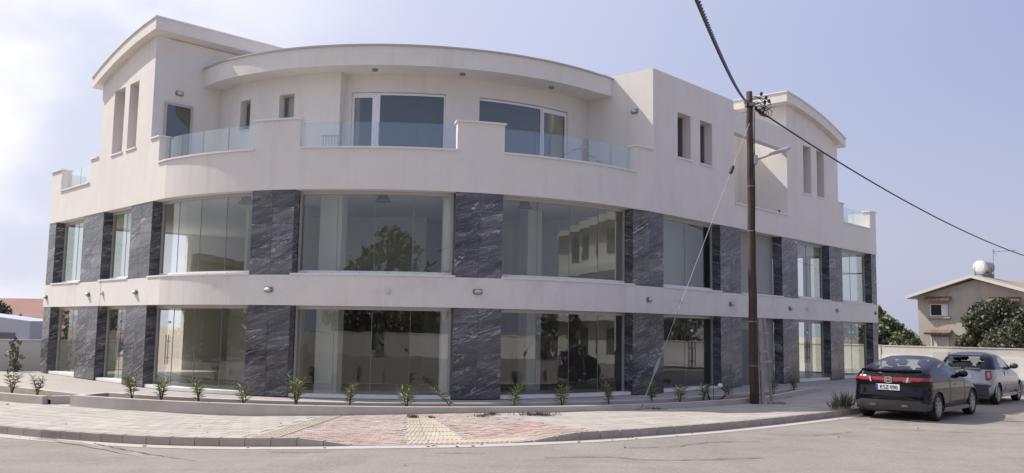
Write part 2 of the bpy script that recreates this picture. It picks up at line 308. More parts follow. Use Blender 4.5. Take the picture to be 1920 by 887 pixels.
# ---- walls
bm=B(); cb(bm,0,LT,-.33,.03,ZB,ZC-.045); finish('lower_band',bm,'bandplaster',bld)
bm=B()
cb(bm,0,33.5,-.3,.03,ZD,ZLOW); cb(bm,33.5,37.95,-.3,.03,ZD,6.78); cb(bm,37.95,LT,-.3,.03,ZD,ZLOW)
rise=lambda u:(10.87+.96*(u+.8*u*(1-u)))
def roofL(s): return rise(min(1.03,max(-.03,(s-4.72)/5.48)))
def roofR(s): return rise(min(1.03,max(-.03,(43.43-s)/5.98)))
for a,b in ((0,1.15),(4.3,5.05),(9.65,10.35),(14.75,16.22),(20.78,22.18),(27.2,28.07),(43.1,43.7),(46.87,LT)): cb(bm,a,b,-.3,.03,ZLOW,ZPIER)
def wall_with_windows(s0,s1,ztop,wins,za,zb,o0=-.4,o1=.03,z0=ZLOW):
    x=s0
    for a,b in wins:
        cb(bm,x,a,o0,o1,z0,ztop,n=3); cb(bm,a,b,o0,o1,z0,za); cb(bm,a,b,o0,o1,zb,ztop,n=3); x=b
    cb(bm,x,s1,o0,o1,z0,ztop,n=3)
tL=lambda s:roofL(s)-.38
tR=lambda s:roofR(s)-.38
WL=((6.27,7.22),(7.63,8.42)); WR=((29.57,30.43),(31.06,31.9)); WRR=((39.5,40.28),(40.87,41.63))
wall_with_windows(5.05,9.65,tL,WL,7.85,10.14); wall_with_windows(28.07,33.5,ZBLK,WR,7.94,9.5); wall_with_windows(37.95,43.1,tR,WRR,7.93,10.0)
# side, back and end walls of the upper storey and of the wings
cb(bm,9.4,9.65,-6.5,-.4,6.9,11.4); cb(bm,5.05,5.3,-6.5,-.4,6.9,10.6)
finish('upper_wall',bm,'plaster',bld)
bm=B()   # door hole in the left side wall is a recessed door; walls around the terraces
cb(bm,9.65,16.45,-2.55,-2.3,6.9,8.40); cb(bm,9.65,11.37,-2.55,-2.3,8.40,9.40); cb(bm,12.03,13.65,-2.55,-2.3,8.40,9.40); cb(bm,14.4,16.45,-2.55,-2.3,8.4,9.4); cb(bm,9.65,16.45,-2.55,-2.3,9.4,10.0)
cb(bm,16.25,16.45,-4.5,-2.55,6.9,10.0)
cb(bm,16.45,16.75,-2.95,-2.7,6.9,9.44); cb(bm,20.75,22.2,-2.95,-2.7,6.9,9.44); cb(bm,26.9,28.3,-2.95,-2.7,6.9,9.44); cb(bm,16.45,28.3,-2.95,-2.7,9.44,10.0)
finish('terrace_wall',bm,'plaster',bld)
bm=B(); cb(bm,28.07,28.35,-6.5,-.4,6.9,ZBLK); cb(bm,33.2,33.5,-6.5,-.4,6.9,ZBLK); cb(bm,28.35,33.2,-6.5,-6.2,6.9,ZBLK); cb(bm,28.35,33.2,-6.2,-.4,ZBLK-.5,ZBLK-.2)
cb(bm,37.95,38.2,-6.5,-.4,6.9,11.4); cb(bm,33.5,37.95,-2.4,-2.15,6.6,10.4); cb(bm,42.85,43.1,-6.5,-.4,6.9,10.6)
finish('side_wall',bm,'plaster',bld)
bm=B(); cb(bm,33.5,37.95,-.28,.03,9.5,10.38); finish('beam',bm,'plaster',bld)
bm=B(); cb(bm,9.65,28.07,-6.,-1.63,10.0,10.62,step=.3); finish('curved_canopy',bm,'plaster',bld)
bm=B(); cb(bm,9.65,28.07,-1.75,-1.58,10.60,10.65,step=.3); finish('canopy_edge_trim',bm,'alu',bld)
for fn,a,b in ((roofL,4.72,10.2),(roofR,37.45,43.43)):
    bm=B(); cb(bm,a,b,-7,.3,lambda s:fn(s)-.38,fn,n=16); r=finish('roof_slab',bm,'plaster',bld)
    bm=B(); cb(bm,a-.04,b+.04,-7,.34,lambda s:fn(s)+.002,lambda s:fn(s)+.05,n=16); finish('roof_edging',bm,'coping',r)
# terrace floors, ends, interior
def footprint(o,dep):
    pts=[fac(s,o) for s in scuts(0.02,LT-.02,.6)]; nR=Vector((dR.y,-dR.x)); nL=Vector((dL.y,-dL.x))
    e=P3-nR*dep; f=P0-nL*dep
    # crossing of the two inner lines
    A=Matrix(((dL.x,-dR.x),(dL.y,-dR.y))); rhs=e-f; t=A.inverted()@Vector((rhs.x,rhs.y)); q=f+dL*t[0]
    return [(p.x,p.y) for p in pts]+[(e.x,e.y),(q.x,q.y),(f.x,f.y)]
fp=footprint(-.34,9)
bm=B(); poly(bm,fp,-.12,.0); finish('ground_floor',bm,'innerfloor',bld)
bm=B(); poly(bm,fp,2.78,3.40); finish('middle_floor',bm,'inner',bld)
bm=B(); poly(bm,footprint(-.31,9),5.93,6.90); finish('terrace_floor',bm,'inner',bld)
nR=Vector((dR.y,-dR.x)); nL=Vector((dL.y,-dL.x))
bm=B()
def wline(bm,a,b,z0,z1,t=.2):
    a=Vector(a);b=Vector(b);d=(b-a).normalized();n=Vector((d.y,-d.x))*t/2
    hexa(bm,[(*(a-n),z0),(*(b-n),z0),(*(b+n),z0),(*(a+n),z0)],[(*(a-n),z1),(*(b-n),z1),(*(b+n),z1),(*(a+n),z1)])
ip=[Vector(p) for p in fp[-3:]]
for z0,z1 in ((0,2.78),(3.4,5.93)):
    wline(bm,ip[0],ip[1],z0,z1); wline(bm,ip[1],ip[2],z0,z1)
finish('rear_wall',bm,'inner',bld)
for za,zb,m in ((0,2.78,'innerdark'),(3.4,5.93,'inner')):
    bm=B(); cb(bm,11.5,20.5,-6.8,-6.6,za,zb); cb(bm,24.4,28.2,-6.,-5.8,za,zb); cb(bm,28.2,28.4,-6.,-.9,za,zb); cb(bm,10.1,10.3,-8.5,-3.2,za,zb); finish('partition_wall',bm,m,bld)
bm=B(); cb(bm,28.75,33.8,-1.6,-1.4,3.4,5.93); cb(bm,33.75,33.9,-8,-1.2,0,2.78); cb(bm,37.5,37.7,-8,-1.0,0,2.78); cb(bm,37.5,37.7,-8,-1.0,3.4,5.93); finish('inner_grey_wall',bm,'recess',bld)
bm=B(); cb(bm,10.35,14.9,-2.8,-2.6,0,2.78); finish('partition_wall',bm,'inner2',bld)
# white columns standing inside the shop floors
for s,k in ((16.25,-1.5),(20.5,-.5),(21.6,-2.4),(24.9,-3.0),(13.2,-3.2),(41,-3.6),(30.6,-3.4)):
    for za,zb in ((0,2.78),(3.4,5.93)):
        if s==30.6 and za>0: continue
        bm=B(); cb(bm,s,s+.8,k-.5,k,za,zb); finish('inner_column',bm,'inner',bld)
# end walls (glazed bays at both ends)
for (s0,s1) in ((0.02,.3),(LT-.3,LT-.02)):
    bm=B()
    for z0,z1 in ((ZB,ZC-.045),(ZD,ZLOW)): cb(bm,s0,s1,-9.1,-.34,z0,z1)
    cb(bm,s0,s1,-9.1,-5.6,0,ZB); cb(bm,s0,s1,-9.1,-5.6,ZC-.045,ZD); cb(bm,s0,s1,-1.2,-.34,ZLOW,ZPIER); cb(bm,s0,s1,-3.6,-3.3,0,ZB); cb(bm,s0,s1,-3.6,-3.3,ZC-.045,ZD)
    finish('end_wall',bm,'plaster',bld)
    for z0,z1 in ((0.03,ZB),(ZC-.04,ZD)):
        bm=B(); 
        for k in (-.4,-1.9,-3.25): cb(bm,s0+.08,s1-.08,k-.05,k,z0,z1)
        cb(bm,s0+.08,s1-.08,-3.25,-.4,z1-.06,z1); cb(bm,s0+.08,s1-.08,-3.25,-.4,z0,z0+.06)
        if z0>1 and s0>1: cb(bm,s0+.085,s1-.085,-1.9,-.4,4.95,5.0)
        fr=finish('end_window',bm,'alu',bld)
        for a,b in ((-1.9,-.45),(-3.2,-1.95)):
            bm=B(); cb(bm,s0+.13,s0+.145,a,b,z0+.06,z1-.06); finish('pane',bm,'glass',fr)
# copings
def coping(a,b,z,m='coping'):
    bm=B(); cb(bm,a-.05,b+.05,-.34,.08,z,z+.05); finish('coping',bm,m,bld)
for a,b in ((0,1.15),(4.3,4.99),(9.7,10.35),(14.75,16.22),(20.78,22.18),(27.2,28.01),(43.16,43.7),(46.87,LT)): coping(a,b,ZPIER)
for a,b in ((1.2,4.25),(10.4,14.7),(16.27,20.73),(22.23,27.15),(43.75,46.82)): coping(a,b,ZLOW)
bm=B(); cb(bm,33.53,37.92,-.34,.08,6.78,6.83); finish('coping',bm,'coping',bld)
# slot windows of the upper storey
def small_window(a,b,z0,z1,o,fm='alud',fw=.05):
    bm=B(); cb(bm,a,a+fw,o-.05,o,z0,z1); cb(bm,b-fw,b,o-.05,o,z0,z1); cb(bm,a+fw,b-fw,o-.05,o,z0,z0+fw); cb(bm,a+fw,b-fw,o-.05,o,z1-fw,z1); f=finish('window',bm,fm,bld)
    bm=B(); cb(bm,a+fw,b-fw,o-.03,o-.02,z0+fw,z1-fw); finish('pane',bm,'dglass',f)
    return f
for ws,za,zb,o in ((WL,7.85,10.14,-.36),(WR,7.94,9.5,-.27),(WRR,7.93,10.,-.36)):
    for a,b in ws:
        f=small_window(a+.003,b-.003,za+.003,zb-.003,o,'alu' if o==-.27 else 'alud')
        bm=B(); cb(bm,a-.05,b+.05,-.3,.07,za-.05,za+.002); finish('window_sill',bm,'coping',f)
for a,b,za in ((11.37,12.03,8.4),(13.65,14.4,8.4)):
    f=small_window(a+.003,b-.003,za+.003,9.397,-2.52,'alu')
    bm=B(); cb(bm,a-.04,b+.04,-2.45,-2.26,za-.04,za); finish('window_sill',bm,'coping',f)
# big white terrace windows
def terrace_window(parts,z0=6.93,z1=9.43,o=-2.8):
    a=parts[0][0]; b=parts[-1][1]
    bm=B(); cb(bm,a,b,o-.07,o,z1-.07,z1); cb(bm,a,b,o-.07,o,z0,z0+.07)
    for (x,y,k) in parts:
        wd=.09 if k=='door' else .06
        cb(bm,x,x+wd,o-.07,o+.01,z0+.07,z1-.07); cb(bm,y-wd,y,o-.07,o+.01,z0+.07,z1-.07)
        if k=='door': cb(bm,x+wd,y-wd,o-.07,o+.008,z1-.15,z1-.07); cb(bm,x+wd,y-wd,o-.07,o+.008,z0+.07,z0+.16)
    f=finish('terrace_window',bm,'white',bld)
    for (x,y,k) in parts:
        bm=B(); cb(bm,x+.06,y-.06,o-.04,o-.025,z0+.07,z1-.07); finish('pane',bm,'dglass',f)
terrace_window([(16.75,17.72,'door'),(17.9,20.75,'pane')]) ; bm=B(); cb(bm,17.72,17.9,-2.87,-2.79,6.93,9.36); finish('window_post',bm,'white',bld)
terrace_window([(22.2,25.38,'pane'),(25.42,26.9,'door')])
bm=B(); cb(bm,16.75,26.9,-3.6,-3.5,6.9,10); finish('blind_curtain',bm,'inner',bld)
# glass door in the left side wall
bm=B(); cb(bm,9.6,9.72,-1.30,-1.22,6.92,9.25); cb(bm,9.6,9.72,-.42,-.35,6.92,9.25); cb(bm,9.6,9.72,-1.22,-.42,9.17,9.25); f=finish('terrace_door',bm,'alu',bld)
bm=B(); cb(bm,9.655,9.675,-1.22,-.42,6.92,9.17); finish('pane',bm,'dglass',f)
# balustrade glass panels
for a,b,n in ((1.2,4.25,2),(10.4,14.7,4),(16.27,20.73,4),(22.23,27.15,5),(43.75,46.82,2)):
    wd=(b-a)/n
    for i in range(n):
        bm=B(); cb(bm,a+wd*i+.012,a+wd*(i+1)-.012,-.17,-.155,ZLOW+.05,ZLOW+.80); finish('balustrade_glass',bm,'rail',bld)
        if i: bm=B(); cb(bm,a+wd*i-.007,a+wd*i+.007,-.168,-.157,ZLOW+.05,ZLOW+.80); finish('balustrade_seal',bm,'lightf',bld)
bm=B(); cb(bm,.14,.155,-3.2,-1.2,ZLOW,ZLOW+.8); finish('balustrade_glass',bm,'rail',bld)
bm=B(); cb(bm,LT-.155,LT-.14,-3.2,-1.2,ZLOW,ZLOW+.8); finish('balustrade_glass',bm,'rail',bld)
bm=B(); cb(bm,0.02,.3,-3.3,-1.2,6.9,ZLOW); cb(bm,LT-.3,LT-.02,-3.3,-1.2,6.9,ZLOW); finish('end_parapet',bm,'plaster',bld)
# bars seen beside the second terrace
bm=B()
for k in range(6): cb(bm,16.5+.1*k,16.525+.1*k,-.95-.025,-.95,6.9,7.62)
cb(bm,16.45,17.05,-.98,-.93,7.62,7.66); finish('terrace_railing',bm,'alu',bld)
# ---- marble pillars
PIL=[(0,.82,'R'),(3.86,5.84,'R'),(8.34,10.03,'R'),(14.74,16.12,'R'),(20.77,22.18,''),(27.06,28.73,'L'),(32.47,34.0,'L'),(37.42,38.86,'L'),(42.04,43.47,'L'),(46.97,LT,'L')]
def slabrows(z0,z1,n): return [(z0+(z1-z0)*i/n,z0+(z1-z0)*(i+1)/n) for i in range(n)]
for i,(a,b,side) in enumerate(PIL):
    for (z0,z1,n) in ((.01,ZB,6),(ZC-.043,ZD,5)):
        bm=B(); cb(bm,a+.02,b-.02,-.40,-.02,z0,z1,uvr=(i*3,0)); 
        deep=-.40
        if deep<-.5: cb(bm,(b-.3 if i==6 else a+.02),(b-.02 if i==6 else a+.3),deep,-.40,z0,z1,uvr=(i*3,0))
        pil=finish('pillar',bm,'marble',bld)
        if i!=6 and i!=7:
            bm=B(); cb(bm,a+.01,b-.01,-.46,-.401,z0,z1+.15); finish('inner_lining',bm,'inner',bld)
        cols=1 if b-a<1 else 2
        for (za,zb) in slabrows(z0,z1,n):
            for c in range(cols):
                sa=a+(b-a)*c/cols; sb=a+(b-a)*(c+1)/cols; j=random.uniform(-.002,.002)
                bm=B(); cb(bm,sa+.004,sb-.004,-.02,j,za+.0045,zb-.0045,uvr=(random.uniform(0,.4),random.uniform(0,.3))); finish('marble_slab',bm,'marble',pil)
            if side:
                bm=B(); uvr=(random.uniform(0,9),random.uniform(0,9))
                if side=='R': cb(bm,b-.02,b,deep,-.021,za+.0025,zb-.0025,uvr=uvr)
                else: cb(bm,a,a+.02,deep,-.021,za+.0025,zb-.0025,uvr=uvr)
                finish('marble_slab',bm,'marble',pil)
# ---- shop windows
BAY=[(.82,3.86,2,2),(5.84,8.34,2,2),(10.03,14.74,4,4),(16.12,20.77,4,4),(22.18,27.06,4,4),(28.73,32.47,2,2),None,(38.86,42.04,2,2),(43.47,46.97,2,2)]
GO=-.35
for i,bay in enumerate(BAY):
    if bay is None: continue
    a,b,nu,nl=bay
    for lev,(z0,z1,n) in enumerate(((.0,ZB,nl),(ZC,ZD,nu))):
        bm=B(); fa,fb=a+.02,b-.02
        cb(bm,fa,fb,GO-.04,GO+.05,z1-.10,z1-.002); cb(bm,fa,fa+.06,GO-.04,GO+.03,z0+.1,z1-.10); cb(bm,fb-.06,fb,GO-.04,GO+.03,z0+.1,z1-.10)
        fr=finish('shop_window',bm,'alu',bld)
        bm=B()
        if lev: cb(bm,a-.03,b+.03,GO-.06,.06,z0-.045,z0+.005); cb(bm,a+.02,b-.02,GO-.04,GO+.03,z0+.005,z0+.10)
        else: cb(bm,a+.02,b-.02,GO-.06,-.06,.003,.10)
        finish('window_sill',bm,'coping',fr)
        wd=(fb-fa-.12)/n
        for k in range(n):
            bm=B(); j=.0015*(k%2); cb(bm,fa+.06+wd*k+.004,fa+.06+wd*(k+1)-.004,GO-.012+j,GO+j,z0+.1,z1-.10); finish('pane',bm,'glass',fr)
        for k in range(1,n):
            bm=B(); cb(bm,fa+.06+wd*k-.006,fa+.06+wd*k+.006,GO-.016,GO+.004,z0+.1,z1-.10); finish('pane_seal',bm,'lightf',fr)
        if lev:
            bm=B()
            for k in range(6):
                s=a+.25+(b-a-.5)*k/5; cb(bm,s,s+.035,GO+.03,GO+.055,z0+.005,z0+.04)
            finish('fixing_clip',bm,'lightf',fr)
        # door pulls on the ground floor
        pull={1:[6.95,7.15],2:[10.98,11.12],5:[30.98,31.16],7:[40.3,40.48]}.get(i)
        if lev==0 and pull:
            for s in pull:
                bm=B(); p=fac(s,GO+.07); tube(bm,[(p.x,p.y,.75),(p.x,p.y,1.65)],.018,8)
                for zz in (.95,1.45):
                    q=fac(s,GO); tube(bm,[(p.x,p.y,zz),(q.x,q.y,zz)],.012,6)
                finish('door_pull',bm,'steel' if i<5 else 'alud',fr)
            if i>4:
                for zz in (1.0,1.4): bm=B(); pa=fac(pull[0],GO+.07); pb=fac(pull[1],GO+.07); tube(bm,[(pa.x,pa.y,zz),(pb.x,pb.y,zz)],.016,6); finish('pull_rung',bm,'alud',fr)
            bm=B(); s=pull[0]; cb(bm,s-.06,s+.12,GO+.002,GO+.03,2.0,2.07); finish('door_fitting',bm,'steel',fr)
# recess with plain grey wall
bm=B(); cb(bm,33.98,37.44,-.62,-.42,.0,ZB+.2); cb(bm,33.98,37.44,-.62,-.42,ZC-.3,ZD+.1); finish('recessed_wall',bm,'recess',bld)
bm=B(); cb(bm,33.98,37.44,-.415,-.335,ZC-.3,ZC-.05); finish('recess_floor',bm,'plaster',bld); bm=B(); cb(bm,34.0,37.42,-.415,-.31,ZD+.003,ZD+.1); finish('recess_ceiling',bm,'plaster',bld)
bm=B(); cb(bm,34.0,37.42,-.418,.06,ZC-.045,ZC+.005); finish('coping',bm,'coping',bld)
bm=B(); cb(bm,34.45,35.35,-.417,-.39,.02,2.1); d=finish('entrance_door',bm,'alud',bld)
bm=B(); p=fac(35.2,-.33); tube(bm,[(p.x,p.y,.8),(p.x,p.y,1.6)],.016,8); finish('door_pull',bm,'steel',d)
# soffit spots
for (s,k) in ((17.9,-2.1),(21.3,-2.15),(25.3,-2.2)):
    p=fac(s,k); bm=B(); tube(bm,[(p.x,p.y,9.94),(p.x,p.y,10.0)],.09,16); finish('ceiling_spot',bm,'lightf',bld)
bm=B(); cb(bm,6.05,6.08,.03,.034,ZB,ZC-.05); finish('expansion_joint',bm,'recess',bld)
# ---- wall lights (bulkheads)
def bulkhead(s,z,label,o=.03,kind=0,plane=None):
    if plane is None: c=fac(s,o); n=(fac(s,o+1)-c)
    else: c,n=plane
    t=Vector((-n.y,n.x))
    R=Matrix((( t.x,n.x,0),(t.y,n.y,0),(0,0,1)))
    if kind==0:
        th=thing('wall_light',(c.x,c.y,z),label,'wall light','bulkhead lights on the building')
        bm=B(); box(bm,(0,0,0),(.27,.05,.15),bev=.02); bmesh.ops.transform(bm,matrix=Matrix.Translation((0,.026,0)),verts=bm.verts); bmesh.ops.transform(bm,matrix=R.to_4x4(),verts=bm.verts); finish('light_body',bm,'lightf',th,local=True)
        bm=B(); box(bm,(0,.075,0),(.22,.07,.11),bev=.03); bmesh.ops.transform(bm,matrix=R.to_4x4(),verts=bm.verts); finish('diffuser',bm,'light',th,local=True,smooth=True)
    else:
        th=thing('junction_box',(c.x,c.y,z),label,'junction box','small boxes on the white band')
        bm=B(); box(bm,(0,.03,0),(.13,.06,.13),bev=.012); bmesh.ops.transform(bm,matrix=R.to_4x4(),verts=bm.verts); finish('box_body',bm,'light',th,local=True)
        bm=B(); tube(bm,[(0,.06,-.01),(0,.10,-.03)],.035,10); bmesh.ops.transform(bm,matrix=R.to_4x4(),verts=bm.verts); finish('cable_cap',bm,'plaster',th,local=True)
for s,z,l in ((.35,2.95,'bulkhead light on the band at the far left corner of the building'),(4.95,2.98,'bulkhead light on the band above the second marble pillar from the left'),(9.19,2.98,'bulkhead light on the band above the third marble pillar from the left'),
 (15.44,3.0,'pale bulkhead light on the band above the pillar left of the middle curved window'),(21.45,3.03,'bulkhead light with dark rim on the band above the pillar right of the middle window'),(27.81,3.0,'bulkhead light on the band above the pillar where the curve ends'),
 (33.15,3.03,'bulkhead light on the band just left of the wooden pole'),(38.01,3.0,'bulkhead light on the band just right of the street lamp pole'),(42.69,3.04,'bulkhead light on the band above the last but one pillar at right'),(47.25,3.03,'bulkhead light on the band at the far right corner of the building')): bulkhead(s,z,l)
for s,l in ((6.3,'small white junction box beside the crack line in the band at left'),(18.93,'small white junction box on the band over the middle curved window'),(29.73,'small junction box on the band behind the stay wire'),(39.56,'small junction box on the band over the window right of the pole')): bulkhead(s,3.0,l,kind=1)
pl=fac(9.65,-.82); bulkhead(0,9.62,'bulkhead light on the grey side wall above the glass terrace door',plane=(pl,Vector((dL.x,dL.y))))
pr=fac(28.07,-.7); bulkhead(0,9.34,'bulkhead light high on the side wall at the right end of the terrace',plane=(pr,Vector((-dR.x,-dR.y))))
# ---- pendant lamps behind the upper glass
for s,l in ((7.0,'black bell lamp hanging behind the narrow upper window at left'),(13.9,'black bell lamp hanging behind the left curved upper window'),(18.6,'black bell lamp hanging behind the middle curved upper window'),(23.2,'black bell lamp hanging behind the right curved upper window')):
    p=fac(s,-.75); th=thing('pendant_lamp',(p.x,p.y,5.93),l,'pendant lamp','black bell lamps behind the upper windows')
    bm=B(); tube(bm,[(0,0,0),(0,0,-.05)],.05,12); finish('lamp_mount',bm,'alud',th,local=True)
    bm=B(); tube(bm,[(0,0,-.05),(0,0,-.10),(0,0,-.22),(0,0,-.30)],[.10,.13,.17,.25],20); finish('lamp_shade',bm,'alud',th,local=True,smooth=True)
# ------------------------------------------------------------------ ground heights
def ss(t): t=min(1.,max(0.,t)); return t*t*(3-2*t)
KP=[(-46,50),(-32,37),(-24,29.4),(-18,23.9),(-13.5,20.1),(-10.22,18.25),(-7.83,17.3),(-5.74,16.85),(-4.3,16.66),(-2.73,16.55),(-1.2,16.62),(.06,17.0),(1.53,17.7),(3.0,18.62),(4.72,19.86),(6.83,21.7),(9.15,23.95),(14,29.2),(22,37.9),(24.6,40.7)]
def catmull(P,step=.25):
    P=[Vector(p) for p in P]; P=[2*P[0]-P[1]]+P+[2*P[-1]-P[-2]]; out=[]
    for i in range(1,len(P)-2):
        a,b,c,d=P[i-1:i+3]; n=max(2,int((c-b).length/step))
        for k in range(n):
            t=k/n; out.append(.5*((2*b)+(c-a)*t+(2*a-5*b+4*c-d)*t*t+(3*b-a-3*c+d)*t**3))
    out.append(P[-2]); return out
KL=catmull(KP,.25); KS=[0.]
for a,b in zip(KL,KL[1:]): KS.append(KS[-1]+(b-a).length)
KSa=np.array(KS); KXa=np.array([p.x for p in KL]); KYa=np.array([p.y for p in KL])
def kpt(u,v=0):
    """point at arc length u on the kerb line, v metres towards the building"""
    x=np.interp(u,KSa,KXa); y=np.interp(u,KSa,KYa); e=.6
    dx=np.interp(u+e,KSa,KXa)-np.interp(u-e,KSa,KXa); dy=np.interp(u+e,KSa,KYa)-np.interp(u-e,KSa,KYa); l=math.hypot(dx,dy)
    return x-dy/l*v, y+dx/l*v
def u_at_x(x):
    return float(np.interp(x,KXa,KSa))
def base_g(x): return -.14*ss((-x-.5)/6.5)
def G(x,y,o=None):
    if o is None: o=offs(x,y)[1]
    return base_g(x)*ss((o-2.4)/1.2)
def rampdrop(u,v):
    x=np.interp(u,KSa,KXa); 
    return .145*ss((2.4-v)/2.2)*ss((x+3.95)/1.2)*ss((1.45-x)/1.3)
def Gs(u,v):
    x,y=kpt(u,v); return G(x,y)-rampdrop(u,v)
U0,U1=0.,KS[-1]
# bed under the slabs, terrace, gutter, road
def strip(name,us,vs,zf,m,kind='structure',pf=kpt,**k):
    V=[];Fc=[]
    for u in us:
        for v in vs:
            x,y=pf(u,v); V.append((x,y,zf(u,v)))
    n=len(vs)
    for i in range(len(us)-1):
        for j in range(n-1):
            a=i*n+j; Fc.append((a,a+n,a+n+1,a+1))
    return raw(name,V,Fc,m,kind=kind,**k)
us=list(np.arange(U0,U1,.4))+[U1]
side=strip('sidewalk',us,[.14,.5,1.,1.5,2,2.5,3,3.5,4,4.4,5],lambda u,v:Gs(u,v)-.009,'bed')
fs=lambda s,o:tuple(fac(s,o))
terr=strip('terrace',list(np.arange(-16,L1,.5))+list(np.arange(L1,L1+L2,.4))+list(np.arange(L1+L2,LT+14,.5)),[-.33,0,.8,1.6,2.4,2.8,3.2,3.6,4.],lambda s,o:G(*fac(s,o),o)-.012,'terrace',pf=fs)
road_v=[.12,-.5,-1,-2,-3.5,-6,-9,-13,-20,-35,-70]
def rz(u,v): 
    x=np.interp(u,KSa,KXa); return -.16+base_g(x)*ss((6+v)/5)
V=[];Fc=[]
# road: one sheet from the kerb line outwards
pts=[kpt(u,0) for u in us]
def rpf(u,v):
    if v>=-9: return kpt(u,v)
    x,y=kpt(u,-9); dx,dy=x+2,y-19; l=math.hypot(dx,dy); return x+dx/l*(-v-9),y+dy/l*(-v-9)
road=strip('road',us,road_v,rz,'asphalt',pf=rpf)
strip('gutter',us,[.10,-.22,-.34],lambda u,v:rz(u,v)+.006+ (.004 if v>-.3 else 0),'gutter')
# lighter repaired strip crossing the asphalt at left
def rzx(x,y): return -.16+base_g(x)
cx=[(-9.3,17.75),(-8.0,16.95),(-6.73,15.94),(-5.2,14.75),(-3.65,13.64),(-2.2,12.6)]
cpts=catmull(cx,.3); V=[];Fc=[]
for i,p in enumerate(cpts):
    d=(cpts[min(i+1,len(cpts)-1)]-cpts[max(i-1,0)]).normalized(); n=Vector((-d.y,d.x))*.11*(1+.25*math.sin(i*2.1))
    for q in (p+n,p-n): V.append((q.x,q.y,rzx(q.x,q.y)+.011))
    if i: Fc.append((2*i-2,2*i-1,2*i+1,2*i))
MAT['patch']=mat('patched_strip',(.29,.26,.235),.92,.12,2.,.5,60,stain=((.22,.197,.18),2.2,.42,.6,1.))
raw('road_patch_strip',V,Fc,'patch',kind='structure')
# cracks in the asphalt
def crack(pts,w=.018,seed=0):
    r=random.Random(seed); cp=catmull(pts,.12); V=[];Fc=[]
    for i,p in enumerate(cp):
        d=(cp[min(i+1,len(cp)-1)]-cp[max(i-1,0)]).normalized(); n=Vector((-d.y,d.x)); q0=p+n*r.uniform(-.03,.03); ww=w*r.uniform(.4,1.3)
        for q in (q0+n*ww,q0-n*ww): V.append((q.x,q.y,rzx(q.x,q.y)+.0155))
        if i: Fc.append((2*i-2,2*i-1,2*i+1,2*i))
    return V,Fc
CV=[];CF=[]
for k,pp in enumerate([[(-7.9,17.1),(-7.0,16.35),(-6.0,15.55),(-5.0,14.8),(-3.5,13.75)],[(-5.1,14.6),(-5.9,14.2),(-6.9,13.6)],[(9.5,22.0),(12,23.6),(14.5,24.2),(17,24.4)],[(8.3,20.6),(10.8,20.0),(13,19.6)],[(-1.3,15.6),(-.9,15.55),(-.4,15.6)],[(2.2,16.6),(3.1,16.9),(3.9,17.6),(5.0,17.9)],[(-4.2,15.95),(-3.6,15.8),(-3.1,15.9)],[(5.5,19.2),(6.4,19.0),(7.6,19.9)],[(.6,15.2),(1.6,15.4),(2.6,15.1),(4.4,15.6)]]):
    v,f=crack(pp,seed=k); n0=len(CV); CV+=v; CF+=[tuple(i+n0 for i in q) for q in f]
MAT['crackm']=mat('crack_fill',(.13,.11,.10),.95,.1)
raw('road_cracks',CV,CF,'crackm',kind='stuff',label='dark cracks running across the worn asphalt',cat='cracks')
raw('ground',[(-400,-300,-.55),(400,-300,-.55),(400,600,-.55),(-400,600,-.55)],[(0,1,2,3)],'earth',kind='structure')
# yard ground behind/around (higher, under the terrace level)
yard=[(-60,33.0),(-19.5,33.9),(-17,36),(-10,44),(8,54),(16.5,47.0),(37.0,25.6),(80,20),(80,120),(-80,120)]
raw('yard_ground',[(x,y,-.03) for x,y in yard],[tuple(range(len(yard)))],'earth',kind='structure')
# far pavement and kerb across the end of the side street
WV=Vector((.687,-.727)); WN=Vector((-.727,-.687)); W0=Vector((21.8,52.0)); 
def wpt(t,o): q=W0+WV*t+WN*o; return (q.x,q.y)
bm=B(); poly(bm,[wpt(-4,0),wpt(26,0),wpt(26,6.8),wpt(-4,6.8)],-.3,-.012); finish('far_pavement',bm,'terrace',kind='structure')
bm=B(); poly(bm,[wpt(-4,6.8),wpt(26,6.8),wpt(26,6.96),wpt(-4,6.96)],-.3,.0); finish('far_kerb',bm,'wallw',kind='structure')
# ---- slabs
RX0,RX1=-4.0,1.5
def redzone(u,v):
    x=np.interp(u,KSa,KXa); return RX0-.9<x<1.75-.12*v
def slabmesh(bm,u0,u1,v0,v1,h=.02,gap=.008,zo=0,uneven=0.):
    ps=[(u0+gap,v0+gap),(u1-gap,v0+gap),(u1-gap,v1-gap),(u0+gap,v1-gap)]
    t=[];b=[]
    for u,v in ps:
        x,y=kpt(u,v); z=Gs(u,v)+zo; t.append((x,y,z)); b.append((x,y,z-h))
    dz=[random.uniform(-uneven,uneven) for _ in range(4)]
    t=[(x,y,z+d) for (x,y,z),d in zip(t,dz)]
    hexa(bm,b,t)
cand=[]; T=.42
row=0; v=.15
while v<7.5:
    u=8.+(T*.5 if row%2 else 0)
    while u<U1-1:
        x,y=kpt(u+T/2,v+T/2); s,o=offs(x,y)
        inplant=(12.0<s<34.5) if x>-11.0 else True
        lim=3.86 if x>-11.4 else 3.3
        if s>34.5: lim=2.8
        if 11.6<s<12.95 and x<-10: lim=1.2
        if o>lim and not redzone(u+T/2,v+T/2) and (v<5 or o<99):
            cand.append((math.hypot(x,y),u,v))
        u+=T
    v+=T; row+=1
cand.sort()
vis=[c for c in cand if abs(kpt(c[1],c[2])[0])/kpt(c[1],c[2])[1]<.62]
near=vis[:285]; nset=set(near); rest=[c for c in cand if c not in nset]
for _,u,v in near:
    bm=B(); slabmesh(bm,u,u+T,v,v+T,uneven=.002); finish('paving_slab',bm,'slab',side)
bm=B()
for _,u,v in rest: slabmesh(bm,u,u+T,v,v+T,uneven=.002)
finish('distant_paving_slabs',bm,'slabs',side,kind='stuff')
